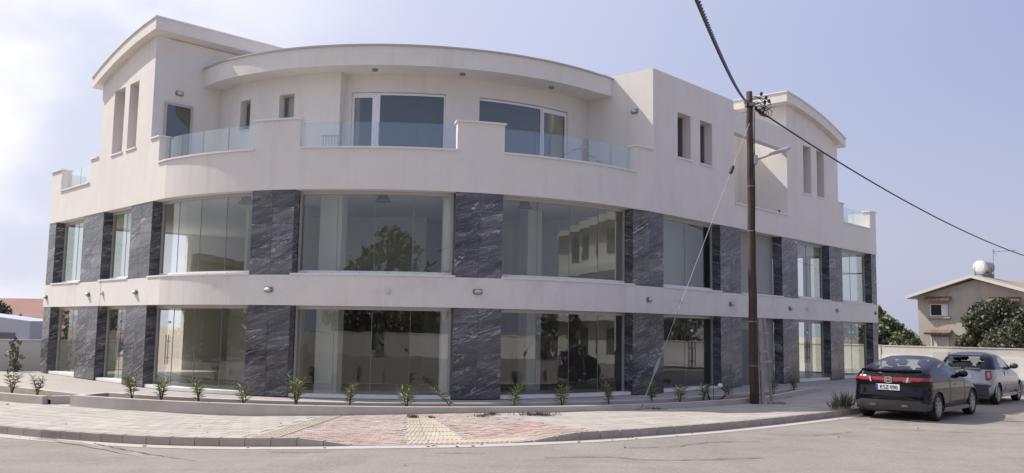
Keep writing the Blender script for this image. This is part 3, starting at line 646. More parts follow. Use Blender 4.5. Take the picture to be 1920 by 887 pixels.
# tactile strips and red pavers at the dropped kerb
uL=u_at_x(-4.35); TT=.40
tact=[]
def tactile(u,v,du=TT,dv=TT,ribs=4):
    bm=B(); slabmesh(bm,u,u+du,v,v+dv,h=.02,gap=.005,zo=.001)
    for k in range(ribs):
        c=u+du*(k+.5)/ribs; slabmesh(bm,c-.026,c+.026,v+.012,v+dv-.012,h=.008,gap=0,zo=.009)
    tact.append((u,v,du,dv)); finish('tactile_slab',bm,'tact',side)
for k in range(10): tactile(uL-.52,.16+k*TT,.56,TT,6)
uc=u_at_x(-1.25)
for r in range(1,9):
    shift=-.045*r
    for k in range(3): tactile(uc-.62+shift+k*TT,.16+r*TT)
for k in range(6): tactile(uc-.62+k*TT,.16,TT,TT)
bm=B(); bmd=B(); v=.16; r=0
ur0=uL+.045; 
while v<4.3:
    u=ur0+(.1 if r%2 else 0)
    while u<u_at_x(1.75-.12*v)+.1:
        uu=u+.1; vv=v+.05
        x,y=kpt(uu,vv); s,o=offs(x,y)
        if o>3.86 and not any(a-.06<uu<a+c+.06 and b-.03<vv<b+d+.03 for a,b,c,d in tact) and uu>uL+.04 and redzone(uu,vv):
            if random.random()>.012: slabmesh(bmd if random.random()<ss((v-.5)/2.2)*.9+.06+(.5 if .25<math.sin(uu*1.3+1)*math.sin(v*2+uu)else 0)*ss(v/2) else bm,u,u+.2,v,v+.1,gap=.004,zo=random.uniform(-.006,.003),uneven=.001)
        u+=.2
    v+=.1; r+=1
finish('red_pavers',bm,'red',side,kind='stuff'); finish('dusty_pavers',bmd,'dusty',side,kind='stuff')
# kerb stones
u=10.; ks=[]
kerb=thing('kerb',(0,17,-.1),kind='structure')
n=0
while u<U1-.6:
    x,y=kpt(u+.25,0)
    L=.5; bm=B(); t=[];b=[]
    for uu,v in ((u+.006,0),(u+L-.006,0),(u+L-.006,.145),(u+.006,.145)):
        xx,yy=kpt(uu,v); zt=Gs(uu,0)+.002; rzv=rz(uu,0); zt=max(zt,rzv+.012); 
        t.append((xx,yy,zt)); b.append((xx,yy,rzv-.1))
    hexa(bm,b,t); 
    es=[e for e in bm.edges if all(vv.co.z>min(q[2] for q in t)-.02 for vv in e.verts)]
    bmesh.ops.bevel(bm,geom=es,offset=.014,segments=2,affect='EDGES')
    finish('kerb_stone',bm,'kerb',kerb); u+=L
bm=B(); rl=random.Random(11)
for k in range(150):
    u=rl.uniform(12,U1-4); v=rl.choice([rl.uniform(-.32,-.02),rl.uniform(-.32,-.02),rl.uniform(-3,4.2)]); x,y=kpt(u,v); z=(Gs(u,v)+.004) if v>0.15 else rz(u,v)+.012
    a=rl.uniform(.01,.03); box(bm,(x,y,z),(a*2,a*rl.uniform(.8,2),a),rot=Matrix.Rotation(rl.uniform(0,3),3,'Z'))
MAT['litter']=mat('gravel_litter',(.24,.20,.165),1.,.3,20.,rand=.5,island=True); finish('gutter_grit',bm,'litter',kind='stuff',label='loose grit and dry leaves scattered along the kerb and pavement',cat='grit')
# ------------------------------------------------------------------ planters
def wallpath(bm,fn_o,s0,s1,th,zt,n,zb=-.3):
    pr=None
    for i in range(n+1):
        s=s0+(s1-s0)*i/n; o=fn_o(s); a=fac(s,o); b=fac(s,o-th); cur=[(a.x,a.y,zb),(b.x,b.y,zb),(b.x,b.y,zt(s)),(a.x,a.y,zt(s))]
        cv=[bm.verts.new(q) for q in cur]
        if pr:
            for k in range(4): bm.faces.new((pr[k],pr[(k+1)%4],cv[(k+1)%4],cv[k]))
        else: bm.faces.new(cv[::-1])
        pr=cv
    bm.faces.new(pr)
oo=lambda s: 3.80 if s<27.6 else 3.80-.9*ss((s-27.6)/7.)*1.0
oi=lambda s: 2.72 if s<27.6 else 2.72
zt=lambda s:.13
pl=thing('planter_bed',(*fac(20,3.2),0),'long curved concrete planter bed following the rounded shop front','planter')
bm=B(); wallpath(bm,oo,12.75,34.3,.17,zt,60); es=[e for e in bm.edges if all(v.co.z>.1 for v in e.verts)]; finish('outer_wall',bm,'planter',pl)
bm=B(); wallpath(bm,oi,12.55,34.3,.17,zt,60); finish('inner_wall',bm,'planter',pl)
bm=B(); a=fac(12.75,3.8); b=fac(12.55,2.55); c=fac(12.75,2.55);  d=fac(12.93,3.8)
hexa(bm,[(*fac(12.75,3.63),-.3),(*fac(12.93,3.63),-.3),(*fac(12.73,2.72),-.3),(*fac(12.55,2.72),-.3)],[(*fac(12.75,3.63),.129),(*fac(12.93,3.63),.129),(*fac(12.73,2.72),.129),(*fac(12.55,2.72),.129)]); finish('end_wall',bm,'planter',pl)
bm=B(); V=[];Fc=[]
n=60
for i in range(n+1):
    s=12.7+(34.25-12.7)*i/n
    for t in (0,.33,.66,1):
        o=oi(s)-.05+(oo(s)-.1-oi(s)+.05)*t; p=fac(s,o); V.append((p.x,p.y,.03+random.uniform(-.015,.02)+.02*math.sin(t*3)))
for i in range(n):
    for j in range(3): a=i*4+j; Fc.append((a,a+4,a+5,a+1))
bm.free(); raw('soil',V,Fc,'soil',pl,kind='stuff')
# straight planter at left
pl2=thing('planter_bed',(-13,24.5,-.1),'straight concrete planter bed at the far left of the pavement','planter')
fr_=[(-12.05,23.25),(-13.8,24.15),(-16.5,26.2),(-21,30.0)]; bk_=[(-10.95,23.72),(-13.1,25.25),(-15.7,27.2),(-20.2,31.0)]
def pwall(name,pts,th,zt,parent):
    pts=[Vector(p) for p in pts]; bm=B(); pr=None
    for i,p in enumerate(pts):
        d=(pts[min(i+1,len(pts)-1)]-pts[max(i-1,0)]).normalized(); n=Vector((d.y,-d.x))*th/2
        cv=[bm.verts.new((*(p+n),-.35)),bm.verts.new((*(p-n),-.35)),bm.verts.new((*(p-n),zt)),bm.verts.new((*(p+n),zt))]
        if pr:
            for k in range(4): bm.faces.new((pr[k],pr[(k+1)%4],cv[(k+1)%4],cv[k]))
        else: bm.faces.new(cv[::-1])
        pr=cv
    bm.faces.new(pr); return finish(name,bm,'planter',parent)
pwall('outer_wall',fr_,.17,.07,pl2); pwall('inner_wall',bk_,.17,.07,pl2); pwall('end_wall',[(-11.95,23.36),(-11.03,23.70)],.17,.068,pl2)
V=[];Fc=[]
for i,(a,b) in enumerate(zip(fr_,bk_)): V+=[(a[0],a[1],-.02),(b[0],b[1],-.02)]
for i in range(3): Fc.append((2*i,2*i+1,2*i+3,2*i+2))
raw('soil',V,Fc,'soil',pl2,kind='stuff')
# ------------------------------------------------------------------ plants
def leafquad(V,Fc,p,d,up,L,W):
    d=d.normalized(); n=d.cross(up); n=n.normalized() if n.length>1e-3 else Vector((1,0,0)); i=len(V); bend=Vector((0,0,-.18*L))
    for q in (p,p+d*L*.4+n*W/2,p+d*L+bend,p+d*L*.4-n*W/2): V.append(tuple(q))
    up2=n.cross(d)*.15*W; V[i+1]=tuple(Vector(V[i+1])+up2); V[i+3]=tuple(Vector(V[i+3])+up2)
    Fc+= [(i,i+1,i+2),(i,i+2,i+3)]
def oleander(name,seed,h,lean=(0,0),nst=4,nleaf=18,ll=.19):
    r=random.Random(seed); o=thing(name); bm=B(); V=[];Fc=[]
    for k in range(nst):
        a=r.uniform(0,6.28); sp=r.uniform(.08,.30)*h; hh=h*r.uniform(.75,1.0)
        P=[Vector((0,0,-.03)),Vector((math.cos(a)*sp*.35+lean[0]*.4,math.sin(a)*sp*.35+lean[1]*.4,hh*.45)),Vector((math.cos(a)*sp+lean[0],math.sin(a)*sp+lean[1],hh*.9))]
        tube(bm,P,[.012,.009,.004],5)
        for j in range(nleaf):
            t=.30+.70*(j/nleaf)**.8; q=P[0].lerp(P[1],t*2) if t<.5 else P[1].lerp(P[2],t*2-1)
            b=j*2.4+k; el=r.uniform(.35,.9)+.4*(t>.9)
            leafquad(V,Fc,q,Vector((math.cos(b),math.sin(b),math.tan(el)*.7)),Vector((0,0,1)),ll*r.uniform(.7,1.15),.026*r.uniform(.8,1.3))
    finish('stem',bm,'stem',o,local=True); raw('leaves',V,Fc,'leafo',o,local=True,kind='stuff')
    return o
protoA=oleander('oleander_shrub',1,.56); protoB=oleander('oleander_shrub',2,.42,nst=3,nleaf=14); protoC=oleander('oleander_shrub',3,.62,nst=5,nleaf=16)
protoD=oleander('oleander_shrub',4,.48,lean=(-.45,0),nst=2,nleaf=18)
POS=[(-13.72,24.67,'C',.95,'spreading oleander at the frame edge in the left planter'),(-12.62,23.93,'C',.85,'spreading oleander beside the open corner of the left planter'),
(-9.59,22.77,'A',1.1,'tall oleander at the left end of the curved planter'),(-8.67,22.29,'C',1.0,'bushy two headed oleander in front of the left glass door'),(-7.58,21.88,'A',1.05,'wide oleander in front of the left curved shop window'),
(-6.41,21.64,'B',1.15,'thin oleander in front of the left edge of a dark pillar'),(-5.14,21.58,'C',1.1,'tall forked oleander at the left edge of the middle curved window'),(-3.85,21.52,'A',.95,'oleander forked in a v before the middle curved window'),
(-2.5,21.76,'B',1.3,'oleander leaning left before the right half of the middle window'),(-1.36,21.81,'D',1.1,'oleander bent far over to the left by the middle pillar'),(.09,22.36,'B',1.3,'oleander at the right edge of the middle pillar'),
(1.35,22.88,'B',1.2,'narrow oleander before the right curved window'),(2.63,23.58,'A',.95,'wide bright oleander before the right curved window'),(3.89,24.49,'A',.95,'shaded oleander just right of the stay wire'),
(4.75,24.95,'B',1.1,'shaded oleander before the glass door with ladder shaped pull'),(5.55,25.62,'B',1.15,'shaded oleander left of the bent hose hoop'),(6.62,26.9,'B',1.0,'shaded oleander just left of the wooden pole'),(8.36,28.32,'C',.85,'shaded oleander just right of the wooden trestle'),(9.48,29.73,'A',.95,'shaded oleander at the right tip of the curved planter')]
usedp=set()
for k,(x,y,t,sc_,lab) in enumerate(POS):
    pr={'A':protoA,'B':protoB,'C':protoC,'D':protoD}[t]; z=.03 if x>-11 else -.02
    if t not in usedp:
        usedp.add(t); o=pr; sc_*=1.15; o.location=(x,y,z); o.scale=(sc_,)*3; o.rotation_euler=(0,0,0 if t=='D' else random.uniform(0,6))
    else: o=dup(pr,(x,y,z),0 if t=='D' else random.uniform(0,6),sc_*1.15)
    tagp(o,lab,'shrub','oleanders planted along the shop front')
def weed(x,y,z,r_,h,n,label,m='weed',name='weed',lo=.3,hi=2.5):
    r=random.Random(int(x*97)); V=[];Fc=[]
    for k in range(n):
        a=r.uniform(0,6.28); q=Vector((r.gauss(0,r_*.5),r.gauss(0,r_*.22),0)); leafquad(V,Fc,q,Vector((math.cos(a),math.sin(a),r.uniform(lo,hi))),Vector((0,0,1)),h*r.uniform(.5,1.2),.014+.01*r.random())
    return raw(name,np.array(V)+np.array((x,y,z)),Fc,m,label=label,cat='weed',group='weeds growing in the paving joints')
for x,y,r_,h,n,l in ((-2.15,20.1,.13,.12,70,'green weed tuft at the left corner of the yellow ribbed paving'),(-1.75,20.0,.09,.1,30,'small weed sprig in the top joint of the yellow ribbed paving'),(-.62,20.35,.17,.1,70,'dark weed left of the middle of the red paving edge'),(-.4,20.75,.15,.12,70,'small weed tuft close under the planter wall'),(.65,20.85,.42,.13,260,'widest grass tuft by the right corner of the red paving'),(3.75,22.95,.25,.08,60,'dry weeds at the foot of the stay wire')):
    u=None; weed(x,y,G(x,y)-.0,r_,h,n,l)
w1=weed(9.0,24.0,.0,.22,.55,130,'dark feathery bush on the kerb behind the black car',lo=1.4,hi=6); w1['group']='weeds at the kerb by the black car'; w1['category']='bush'
w2=weed(8.62,23.75,.0,.14,.36,45,'thin dry bush on the kerb left of the feathery bush',lo=1.2,hi=5); w2['group']='weeds at the kerb by the black car'; w2['category']='bush'
# ---- trees made of many leaf clumps
def tree(name,x,y,z,h,rad,n,m,label,group=None,seed=0,leaf=.22,trunk=.16,base=.15,flat=1.,cat='tree',squash=1.):
    r=np.random.default_rng(seed); o=thing(name,(x,y,z),label,cat,group)
    rr=random.Random(seed); bm=B(); tube(bm,[(0,0,-.2),(0.03*h,0,h*.25),(0,.02*h,h*.5),(0,0,h*.8)],[trunk,trunk*.8,trunk*.5,trunk*.15],7)
    cl=[]
    for k in range(16):
        a=rr.uniform(0,6.28); q=(math.cos(a)*rad*rr.uniform(.3,.8),math.sin(a)*rad*rr.uniform(.3,.8),h*rr.uniform(.3,.92)); tube(bm,[(0,0,h*rr.uniform(.12,.4)),(q[0]*.5,q[1]*.5,q[2]*.62),q],[trunk*.4,trunk*.25,.02],5)
    finish('trunk',bm,'bark',o,local=True)
    nc=42; cen=[]
    for k in range(nc):
        t=r.uniform(0,1); zz=h*(base+(1-base)*t); w_=rad*squash*math.sqrt(max(.05,1-(2*abs(t-.42))**2.2*.85)); a=r.uniform(0,6.28); q=w_*r.uniform(.35,1.)
        cen.append((math.cos(a)*q,math.sin(a)*q*flat,zz,rad*r.uniform(.18,.36)))
    cen=np.array(cen); idx=r.integers(0,nc,n); c=cen[idx]; d=r.normal(size=(n,3)); d/=np.linalg.norm(d,axis=1)[:,None]; rad_=c[:,3:4]*r.uniform(.55,1.15,(n,1)); p=c[:,:3]+d*rad_*np.array((1,1,.8))
    a1=r.normal(size=(n,3))+d*.6; a1/=np.linalg.norm(a1,axis=1)[:,None]; b1=np.cross(a1,r.normal(size=(n,3))); b1/=np.linalg.norm(b1,axis=1)[:,None]
    s_=leaf*r.uniform(.5,1.2,(n,1)); V=np.stack([p-a1*s_*.5,p+b1*s_*.32,p+a1*s_*.6,p-b1*s_*.32],1).reshape(-1,3)
    raw('crown',V,[(4*i,4*i+1,4*i+2,4*i+3) for i in range(n)],m,o,local=True,kind='stuff'); return o
tree('broadleaf_tree',31.0,56,-.1,4.05,2.9,32000,'leafd','large dark leafy tree hiding the right half of the beige house',None,5,leaf=.21,base=.05,flat=.7)
tree('broadleaf_tree',34.9,56.6,-.1,4.1,2.3,14000,'leafd','dark tree at the right frame edge beside the larger leafy tree',None,15,leaf=.21,base=.05)
for k,(x,y,h,rd,m,l) in enumerate(((25.6,60,3.1,1.8,'leafm','pale green rounded tree left of the beige house'),(26.6,66,4.15,1.7,'leafd','tall dark tree top rising above the pale green trees'),(28.3,68,3.4,1.6,'leafd','small dark tree touching the left wall of the beige house'),(23.0,59,3.3,1.9,'leafm','green tree half hidden by the right corner of the white building'),(25.3,57,2.2,1.2,'leafm','low olive green tree above the white wall'))):
    tree('olive_tree',x,y,-.1,h,rd,6000,m,l,'trees beyond the far wall at right',20+k,leaf=.26,base=.1)
for k,(x,y) in enumerate(((15,60),(10,63),(4,60),(-4,62))): tree('garden_tree',x,y,-.1,3.8+.3*k,2.4,3500,'leafd',['rightmost','second from right','third from right','leftmost'][k]+' dark garden tree seen through the building behind the glass','trees behind the building',40+k,leaf=.3,base=.05)
tree('garden_tree',-38.4,66,-.1,3.1,1.8,6000,'leafd','dark round bush beside the red roofed house',None,31,leaf=.24,base=0,trunk=.1)
tree('garden_tree',-26.5,56,-.1,3.9,2.0,5000,'leafd','dark tree seen through the far left shop window',None,32,leaf=.26,base=0,trunk=.1)
t=tree('young_cypress',-19.75,35.55,-.1,1.5,.30,430,'leafm','thin young conifer standing in front of the left boundary wall',None,33,leaf=.11,base=.05,trunk=.03,cat='sapling')
# ------------------------------------------------------------------ boundary walls
def bwall(name,pts,z,th,m,label,cap=True,group=None):
    a=Vector(pts[0]); o=thing(name,(a.x,a.y,0),label,'wall',group)
    for p,q in zip(pts,pts[1:]):
        bm=B(); wline(bm,p,q,-.3,z,th); finish('wall_panel',bm,m,o)
        if cap: bm=B(); wline(bm,p,q,z,z+.05,th+.06); finish('wall_cap',bm,m,o)
    return o
bwall('boundary_wall',[(-60,24.),(-21.7,36.1),(-16.6,37.6)],1.20,.2,'wall','plain cream boundary wall left of the building')
bwall('boundary_wall',[(-4,60),(9.8,64.6),wpt(-.1,0)],1.36,.2,'wall','cream boundary wall section seen through the glass behind the building')
fw=bwall('boundary_wall',[wpt(0,0),wpt(5,0),wpt(26,0)],1.34,.2,'wall','long cream boundary wall behind the two parked cars')
bm=B(); wline(bm,wpt(0,.16),wpt(26,.16),-.2,.84,.10); finish('plinth',bm,'wallw',fw)
q=wpt(3.4,.32); bm=B(); R_=Matrix.Rotation(-math.atan2(.727,.687),3,'Z'); box(bm,(q[0],q[1],.55),(.85,.3,1.1),rot=R_,bev=.01); cab=finish('meter_cabinet',bm,'wall',label='pale meter cabinet against the white wall between the two parked cars',cat='cabinet')
# ------------------------------------------------------------------ beige house at right
hx=Vector((27.6,60.0)); wd=Vector((.70,-.714)); rd=Vector((.714,.70))   # gable wall direction, ridge direction
house=thing('beige_house',(hx.x,hx.y,-.1),'beige rendered two storey house with low gable roof and tiled window hoods','house')
W=7.26; E=4.62; PK=5.76
def hp(a,d,z): q=hx+wd*a+rd*d; return (q.x,q.y,z)
bm=B(); hexa(bm,[hp(0,0,-.1),hp(W,0,-.1),hp(W,0,E),hp(W/2,0,PK-.12),hp(0,0,E)],[hp(0,12,-.1),hp(W,12,-.1),hp(W,12,E),hp(W/2,12,PK-.12),hp(0,12,E)]); finish('wall',bm,'hwall',house)
sl_=(PK-E)/(W/2)
for sgn in (0,1):
    bm=B()
    x0,x1=(-.55,W/2) if sgn==0 else (W/2,W+.55)
    z0=E-.55*sl_ if sgn==0 else PK; z1=PK if sgn==0 else E-.55*sl_
    hexa(bm,[hp(x0,-.7,z0),hp(x1,-.7,z1),hp(x1,12.6,z1),hp(x0,12.6,z0)],[hp(x0,-.7,z0+.14),hp(x1,-.7,z1+.14),hp(x1,12.6,z1+.14),hp(x0,12.6,z0+.14)])
    rf=finish('roof',bm,'hroof',house)
    if sgn==1:
        bm=B()
        for k in range(30):
            d0=-.5+k*.43; hexa(bm,[hp(x0,d0,z0+.14),hp(x1,d0,z1+.14),hp(x1,d0+.12,z1+.14),hp(x0,d0+.12,z0+.14)],[hp(x0,d0,z0+.18),hp(x1,d0,z1+.18),hp(x1,d0+.12,z1+.18),hp(x0,d0+.12,z0+.18)])
        finish('roof_ribs',bm,'hroof',rf,kind='stuff')
    bm=B(); hexa(bm,[hp(x0,-.74,z0-.02),hp(x1,-.74,z1-.02),hp(x1,-.70,z1-.02),hp(x0,-.70,z0-.02)],[hp(x0,-.74,z0+.18),hp(x1,-.74,z1+.18),hp(x1,-.70,z1+.18),hp(x0,-.70,z0+.18)]); finish('fascia',bm,'wallw',rf)
def hwin(a0,a1,z0,z1,shut):
    bm=B(); hexa(bm,[hp(a0,-.02,z0),hp(a1,-.02,z0),hp(a1,.02,z0),hp(a0,.02,z0)],[hp(a0,-.02,z1),hp(a1,-.02,z1),hp(a1,.02,z1),hp(a0,.02,z1)]); f=finish('window',bm,'ink' if not shut else 'wallw',house)
    bm=B()
    def bx(a,b,c,d,y0=-.07,y1=-.02): hexa(bm,[hp(a,y0,c),hp(b,y0,c),hp(b,y1,c),hp(a,y1,c)],[hp(a,y0,d),hp(b,y0,d),hp(b,y1,d),hp(a,y1,d)])
    bx(a0,a0+.06,z0,z1); bx(a1-.06,a1,z0,z1); bx(a0+.06,a1-.06,z0,z0+.06); bx(a0+.06,a1-.06,z1-.06,z1)
    if shut:
        for k in (1,2): x=a0+(a1-a0)*k/3; bx(x-.02,x+.02,z0+.06,z1-.06)
    else: bx(a1-.40,a1-.08,z0+.07,z1-.07,-.055,-.025)
    finish('frame',bm,'white',f)
    bm=B(); bx(a0-.15,a1+.15,z0-.14,z0-.04,-.15,-.0); finish('sill',bm,'hroof',f)
    bm=B(); nT=12
    for k in range(nT):
        x=a0-.25+(a1-a0+.5)*(k+.5)/nT; P=[hp(x,0,z1+.42),hp(x,-.55,z1+.2)]; tube(bm,P,.085,7)
    finish('tile_hood',bm,'tile',f)
hwin(.81,1.94,3.27,4.1,False); hwin(.81,1.92,.95,1.92,True); hwin(4.7,6.1,3.2,4.0,False)
# solar water tank on the ridge with TV aerial
tank=thing('solar_water_tank',(32.0,60,5.72),'white round water tank on a dark frame on the house ridge','water tank')
bm=B(); tube(bm,[(-.1,-.2,.95),(.75,.45,.95)],.42,20); finish('tank_drum',bm,'lampg',tank,local=True)
bm=B(); tube(bm,[(-.32,-.37,.95),(-.29,-.345,.95),(-.10,-.2,.95)],[.30,.42,.43],20); finish('tank_end_cap',bm,'tank',tank,local=True,smooth=True)
bm=B()
for a,b in ((-.6,-.3),(.95,.55),(-.2,.35),(.6,-.2)): tube(bm,[(a,b,-.4),(a,b,.95)],.03,5)
tube(bm,[(-.6,-.3,.45),(.95,.55,.45)],.03,5); tube(bm,[(-.6,-.3,.0),(.95,.55,.5)],.03,5); box(bm,(.45,.1,.25),(.7,.4,.5)); finish('tank_frame',bm,'lightf',tank,local=True)
an=thing('tv_aerial',(32.85,60,5.75),'thin television aerial on a mast above the beige house','aerial')
bm=B(); tube(bm,[(0,0,-.4),(0,0,2.2)],.022,5); finish('mast',bm,'wire',an,local=True)
bm=B(); tube(bm,[(0,0,2.0),(1.5,-.2,2.1)],.018,5)
for k in range(6): tube(bm,[(.2+.22*k,-.03*k-.15,2.02+.01*k),(.2+.22*k,-.03*k+.15,2.02+.01*k)],.008,4)
tube(bm,[(0,0,2.0),(.25,0,2.25)],.014,4); tube(bm,[(0,0,2.0),(.25,0,1.75)],.014,4); finish('aerial_elements',bm,'wire',an,local=True)
# ------------------------------------------------------------------ houses at far left
rh=thing('red_roofed_house',(-43,78,-.1),'peach house with red tiled roof beyond the left wall','house')
def P3_(x,y,z): return (x,y,z)
bm=B(); box(bm,(-46,80,1.15),(20,8,2.5)); box(bm,(-40.5,75.5,.6),(9,2.5,1.4)); finish('wall',bm,'peach',rh)
bm=B(); hexa(bm,[(-57,75.3,2.3),(-35.5,75.3,2.3),(-35.5,84.7,2.3),(-57,84.7,2.3)],[(-55,79,4.0),(-38.0,79,4.0),(-38.0,81,4.0),(-55,81,4.0)]); finish('roof',bm,'redroof',rh)
for x in (-39.0,-45.): bm=B(); box(bm,(x,75.98,1.6),(1.0,.08,.6)); finish('window',bm,'alud',rh)
bm=B()
for k in range(12): tube(bm,[(-44.6+.75*k,74.2,1.3),(-44.6+.75*k,74.2,1.9)],.025,4)
tube(bm,[(-44.6,74.2,1.9),(-36.3,74.2,1.9)],.025,4); finish('balcony_rail',bm,'wallw',rh)
bm=B(); tube(bm,[(-41.0,74.2,1.3),(-41.0,74.2,2.6)],.12,6); finish('chimney',bm,'tile',rh)
sh=thing('white_shed',(-34.5,56,-.1),'small bluish white outbuilding with dark opening beyond the left wall','shed')
bm=B(); hexa(bm,[(-42,56,-.1),(-30.3,56,-.1),(-30.3,56,2.0),(-35.5,56,2.6),(-42,56,2.6)],[(-42,60,-.1),(-30.3,60,-.1),(-30.3,60,2.0),(-35.5,60,2.6),(-42,60,2.6)]); finish('wall',bm,'shed',sh)
bm=B(); box(bm,(-33.2,55.97,.75),(4.0,.06,1.0)); finish('opening',bm,'alud',sh)
um=thing('garden_canopy',(-31,62,-.1),'pale sloping garden canopy between the shed and the dark bush','canopy')
bm=B(); tube(bm,[(0,0,0),(0,0,1.7)],.04,6); tube(bm,[(-3.2,0,0),(-3.2,0,1.7)],.04,6); finish('canopy_post',bm,'tile',um,local=True)
bm=B(); hexa(bm,[(-4.8,-1,1.6),(1.6,-1,1.0),(1.6,1,1.0),(-4.8,1,1.6)],[(-3,-.2,2.35),(-1.6,-.2,2.3),(-1.6,.2,2.3),(-3,.2,2.35)]); finish('canopy_cloth',bm,'peach',um,local=True)
# ------------------------------------------------------------------ surroundings behind the camera (seen mirrored in the glass)
def plainhouse(name,c,size,rz_,m,label,floors=3,nw=6):
    o=thing(name,(c[0],c[1],-.2),label,'building',None,rz=rz_)
    bm=B(); box(bm,(0,0,size[2]/2),size)
    for f in range(floors): box(bm,(0,-size[1]/2-.35,size[2]*(f+1)/floors-.25),(size[0]*1.0,1.2,.5))
    finish('wall',bm,m,o,local=True)
    for f in range(floors):
        for k in range(nw):
            x=-size[0]/2+size[0]*(k+.5)/nw; bm=B(); box(bm,(x,-size[1]/2-.02,size[2]*(f+.45)/floors),(size[0]/nw*.55,.08,size[2]/floors*.5)); finish('window',bm,'alud',o,local=True)
    return o
plainhouse('apartment_block',(44,18),(26,12,10),-math.pi/2+.35,'wallw','white apartment block across the street, seen mirrored in the right curved window')
plainhouse('garden_house',(-52,14),(22,10,7),math.pi/2-.1,'hwall','grey house across the left street, seen mirrored in the left glass',2,5)
bwall('boundary_wall',[(-30,-14),(0,-15),(24,-4),(34,6),(62,34)],1.5,.25,'wallw','white boundary wall on the other side of the street, seen mirrored in the glass')
ORD=['first','second','third','fourth','fifth','sixth','seventh','eighth','ninth','tenth']
for k,(x,y) in enumerate(((-24,-21),(-18,-20),(-13,-20),(-8.5,-18),(-4.5,-20),(0,-19),(5,-20),(10,-20))): tree('street_tree',x,y,-.1,(6,6.5,8,9,9.5,8.5,7,6)[k],4.6,4500,'leafd',ORD[k]+' dark tree along the street mirrored in the middle window',"trees across the street",60+k,leaf=.5,base=.02,trunk=.25)
for k,(x,y) in enumerate(((32,6),(38,13),(43,26),(48,31),(54,38),(60,46))): tree('street_tree',x,y,-.1,4.6,3.2,2400,'leafd',ORD[k]+' dark tree behind the white wall mirrored at right','trees across the side street',80+k,leaf=.45,base=.02,trunk=.2)
for k,(x,y) in enumerate(((-36,14),(-38,20),(-40,26),(-34,8))): tree('street_tree',x,y,-.1,4.4,3.2,2400,'leafd',ORD[k]+' dark tree across the left street mirrored in the left glass','trees across the left street',90+k,leaf=.45,base=.02,trunk=.2)
# ------------------------------------------------------------------ pole, lamp, cables
pole=thing('utility_pole',(6.93,25.3,0),'tall dark brown wooden utility pole with metal bands','pole')
bm=B(); n=18; tube(bm,[(-.04*i/n+.006*math.sin(i*2.3),.004*math.cos(i*3.1),-.1+9.12*i/n) for i in range(n+1)],[.135-.045*i/n for i in range(n+1)],14); finish('pole_shaft',bm,'wood',pole,local=True,smooth=True)
for z in (1.05,2.3,4.9,6.2): bm=B(); tube(bm,[(-.04*z/9,0,z),(-.04*z/9,0,z+.025)],.137-.045*z/9+.004,14); finish('metal_band',bm,'wire',pole,local=True)
bm=B(); tube(bm,[(-.01,-.135,-.05),(-.01,-.13,2.2),(.06,-.10,6.0),(.075,-.08,8.4)],.014,6); finish('earth_conduit',bm,'cable',pole,local=True)
bm=B(); rr=random.Random(4)
for k in range(9):
    a=rr.uniform(-.3,1.1); zz=8.55+rr.uniform(-.05,.35); R_=rr.uniform(.3,.62); P=[(-.03,-.08,zz),(.25*math.cos(a),-.1-.1*math.sin(a),zz+rr.uniform(-.02,.14)),(R_,-.1+rr.uniform(-.1,.1),zz+rr.uniform(-.22,.1)),(R_*.75,-.1,zz-.28),(.15,-.1,8.45)]
    pts=catmull([(p[0],p[2]) for p in P],.08); tube(bm,[(p.x,-.1+.02*k-.08,p.y) for p in pts],.011,5)
finish('jumper_wires',bm,'cable',pole,local=True)
for (x,z) in ((.28,8.93),(.42,8.82),(.38,8.68),(.22,8.42),(.32,8.35),(.12,8.5),(-.12,8.6),(.5,8.72)): bm=B(); box(bm,(x,-.12,z),(.07,.07,.10),bev=.01); finish('insulator',bm,'cable',pole,local=True)
bm=B(); tube(bm,[(-.13,-.05,8.75),(-.2,-.06,8.68),(-.13,-.07,8.60),(.12,-.07,8.62)],.03,6); box(bm,(-.03,-.02,8.62),(.26,.26,.1),bev=.01); finish('clamp',bm,'lightf',pole,local=True)
lamp=thing('street_lamp',(7.0,25.2,6.98),'grey street lamp head on a short arm on the wooden pole','street lamp')
bm=B(); box(bm,(.02,0,0),(.10,.14,.26),bev=.01); finish('bracket',bm,'lampg',lamp,local=True)
bm=B(); tube(bm,[(.05,0,.0),(.22,-.01,.06),(.48,-.02,.16)],.026,8); finish('arm',bm,'lampg',lamp,local=True)
bm=B()
R3=Matrix.Rotation(math.radians(-19),4,'Y')
prof=[(0,.05,.035),(.06,.085,.05),(.3,.13,.06),(.55,.13,.055),(.66,.09,.035),(.69,.03,.01)]; pr=None
for (x,wy,hz) in prof:
    cv=[bm.verts.new(R3@Vector((x,a*wy,b*hz))) for a,b in ((-1,-.6),(-.8,.5),(-.4,1),(.4,1),(.8,.5),(1,-.6))]
    if pr:
        for k in range(6): bm.faces.new((pr[k],pr[(k+1)%6],cv[(k+1)%6],cv[k]))
    else: bm.faces.new(cv)
    pr=cv
bm.faces.new(pr[::-1]); bmesh.ops.translate(bm,verts=bm.verts,vec=(.42,-.02,.15)); finish('lamp_head',bm,'lampg',lamp,local=True,smooth=False)
bm=B(); box(bm,(.42,0,-.034),(.34,.2,.012)); bmesh.ops.transform(bm,matrix=Matrix.Translation((.42,-.02,.15))@R3,verts=bm.verts); finish('lens',bm,'lens',lamp,local=True)
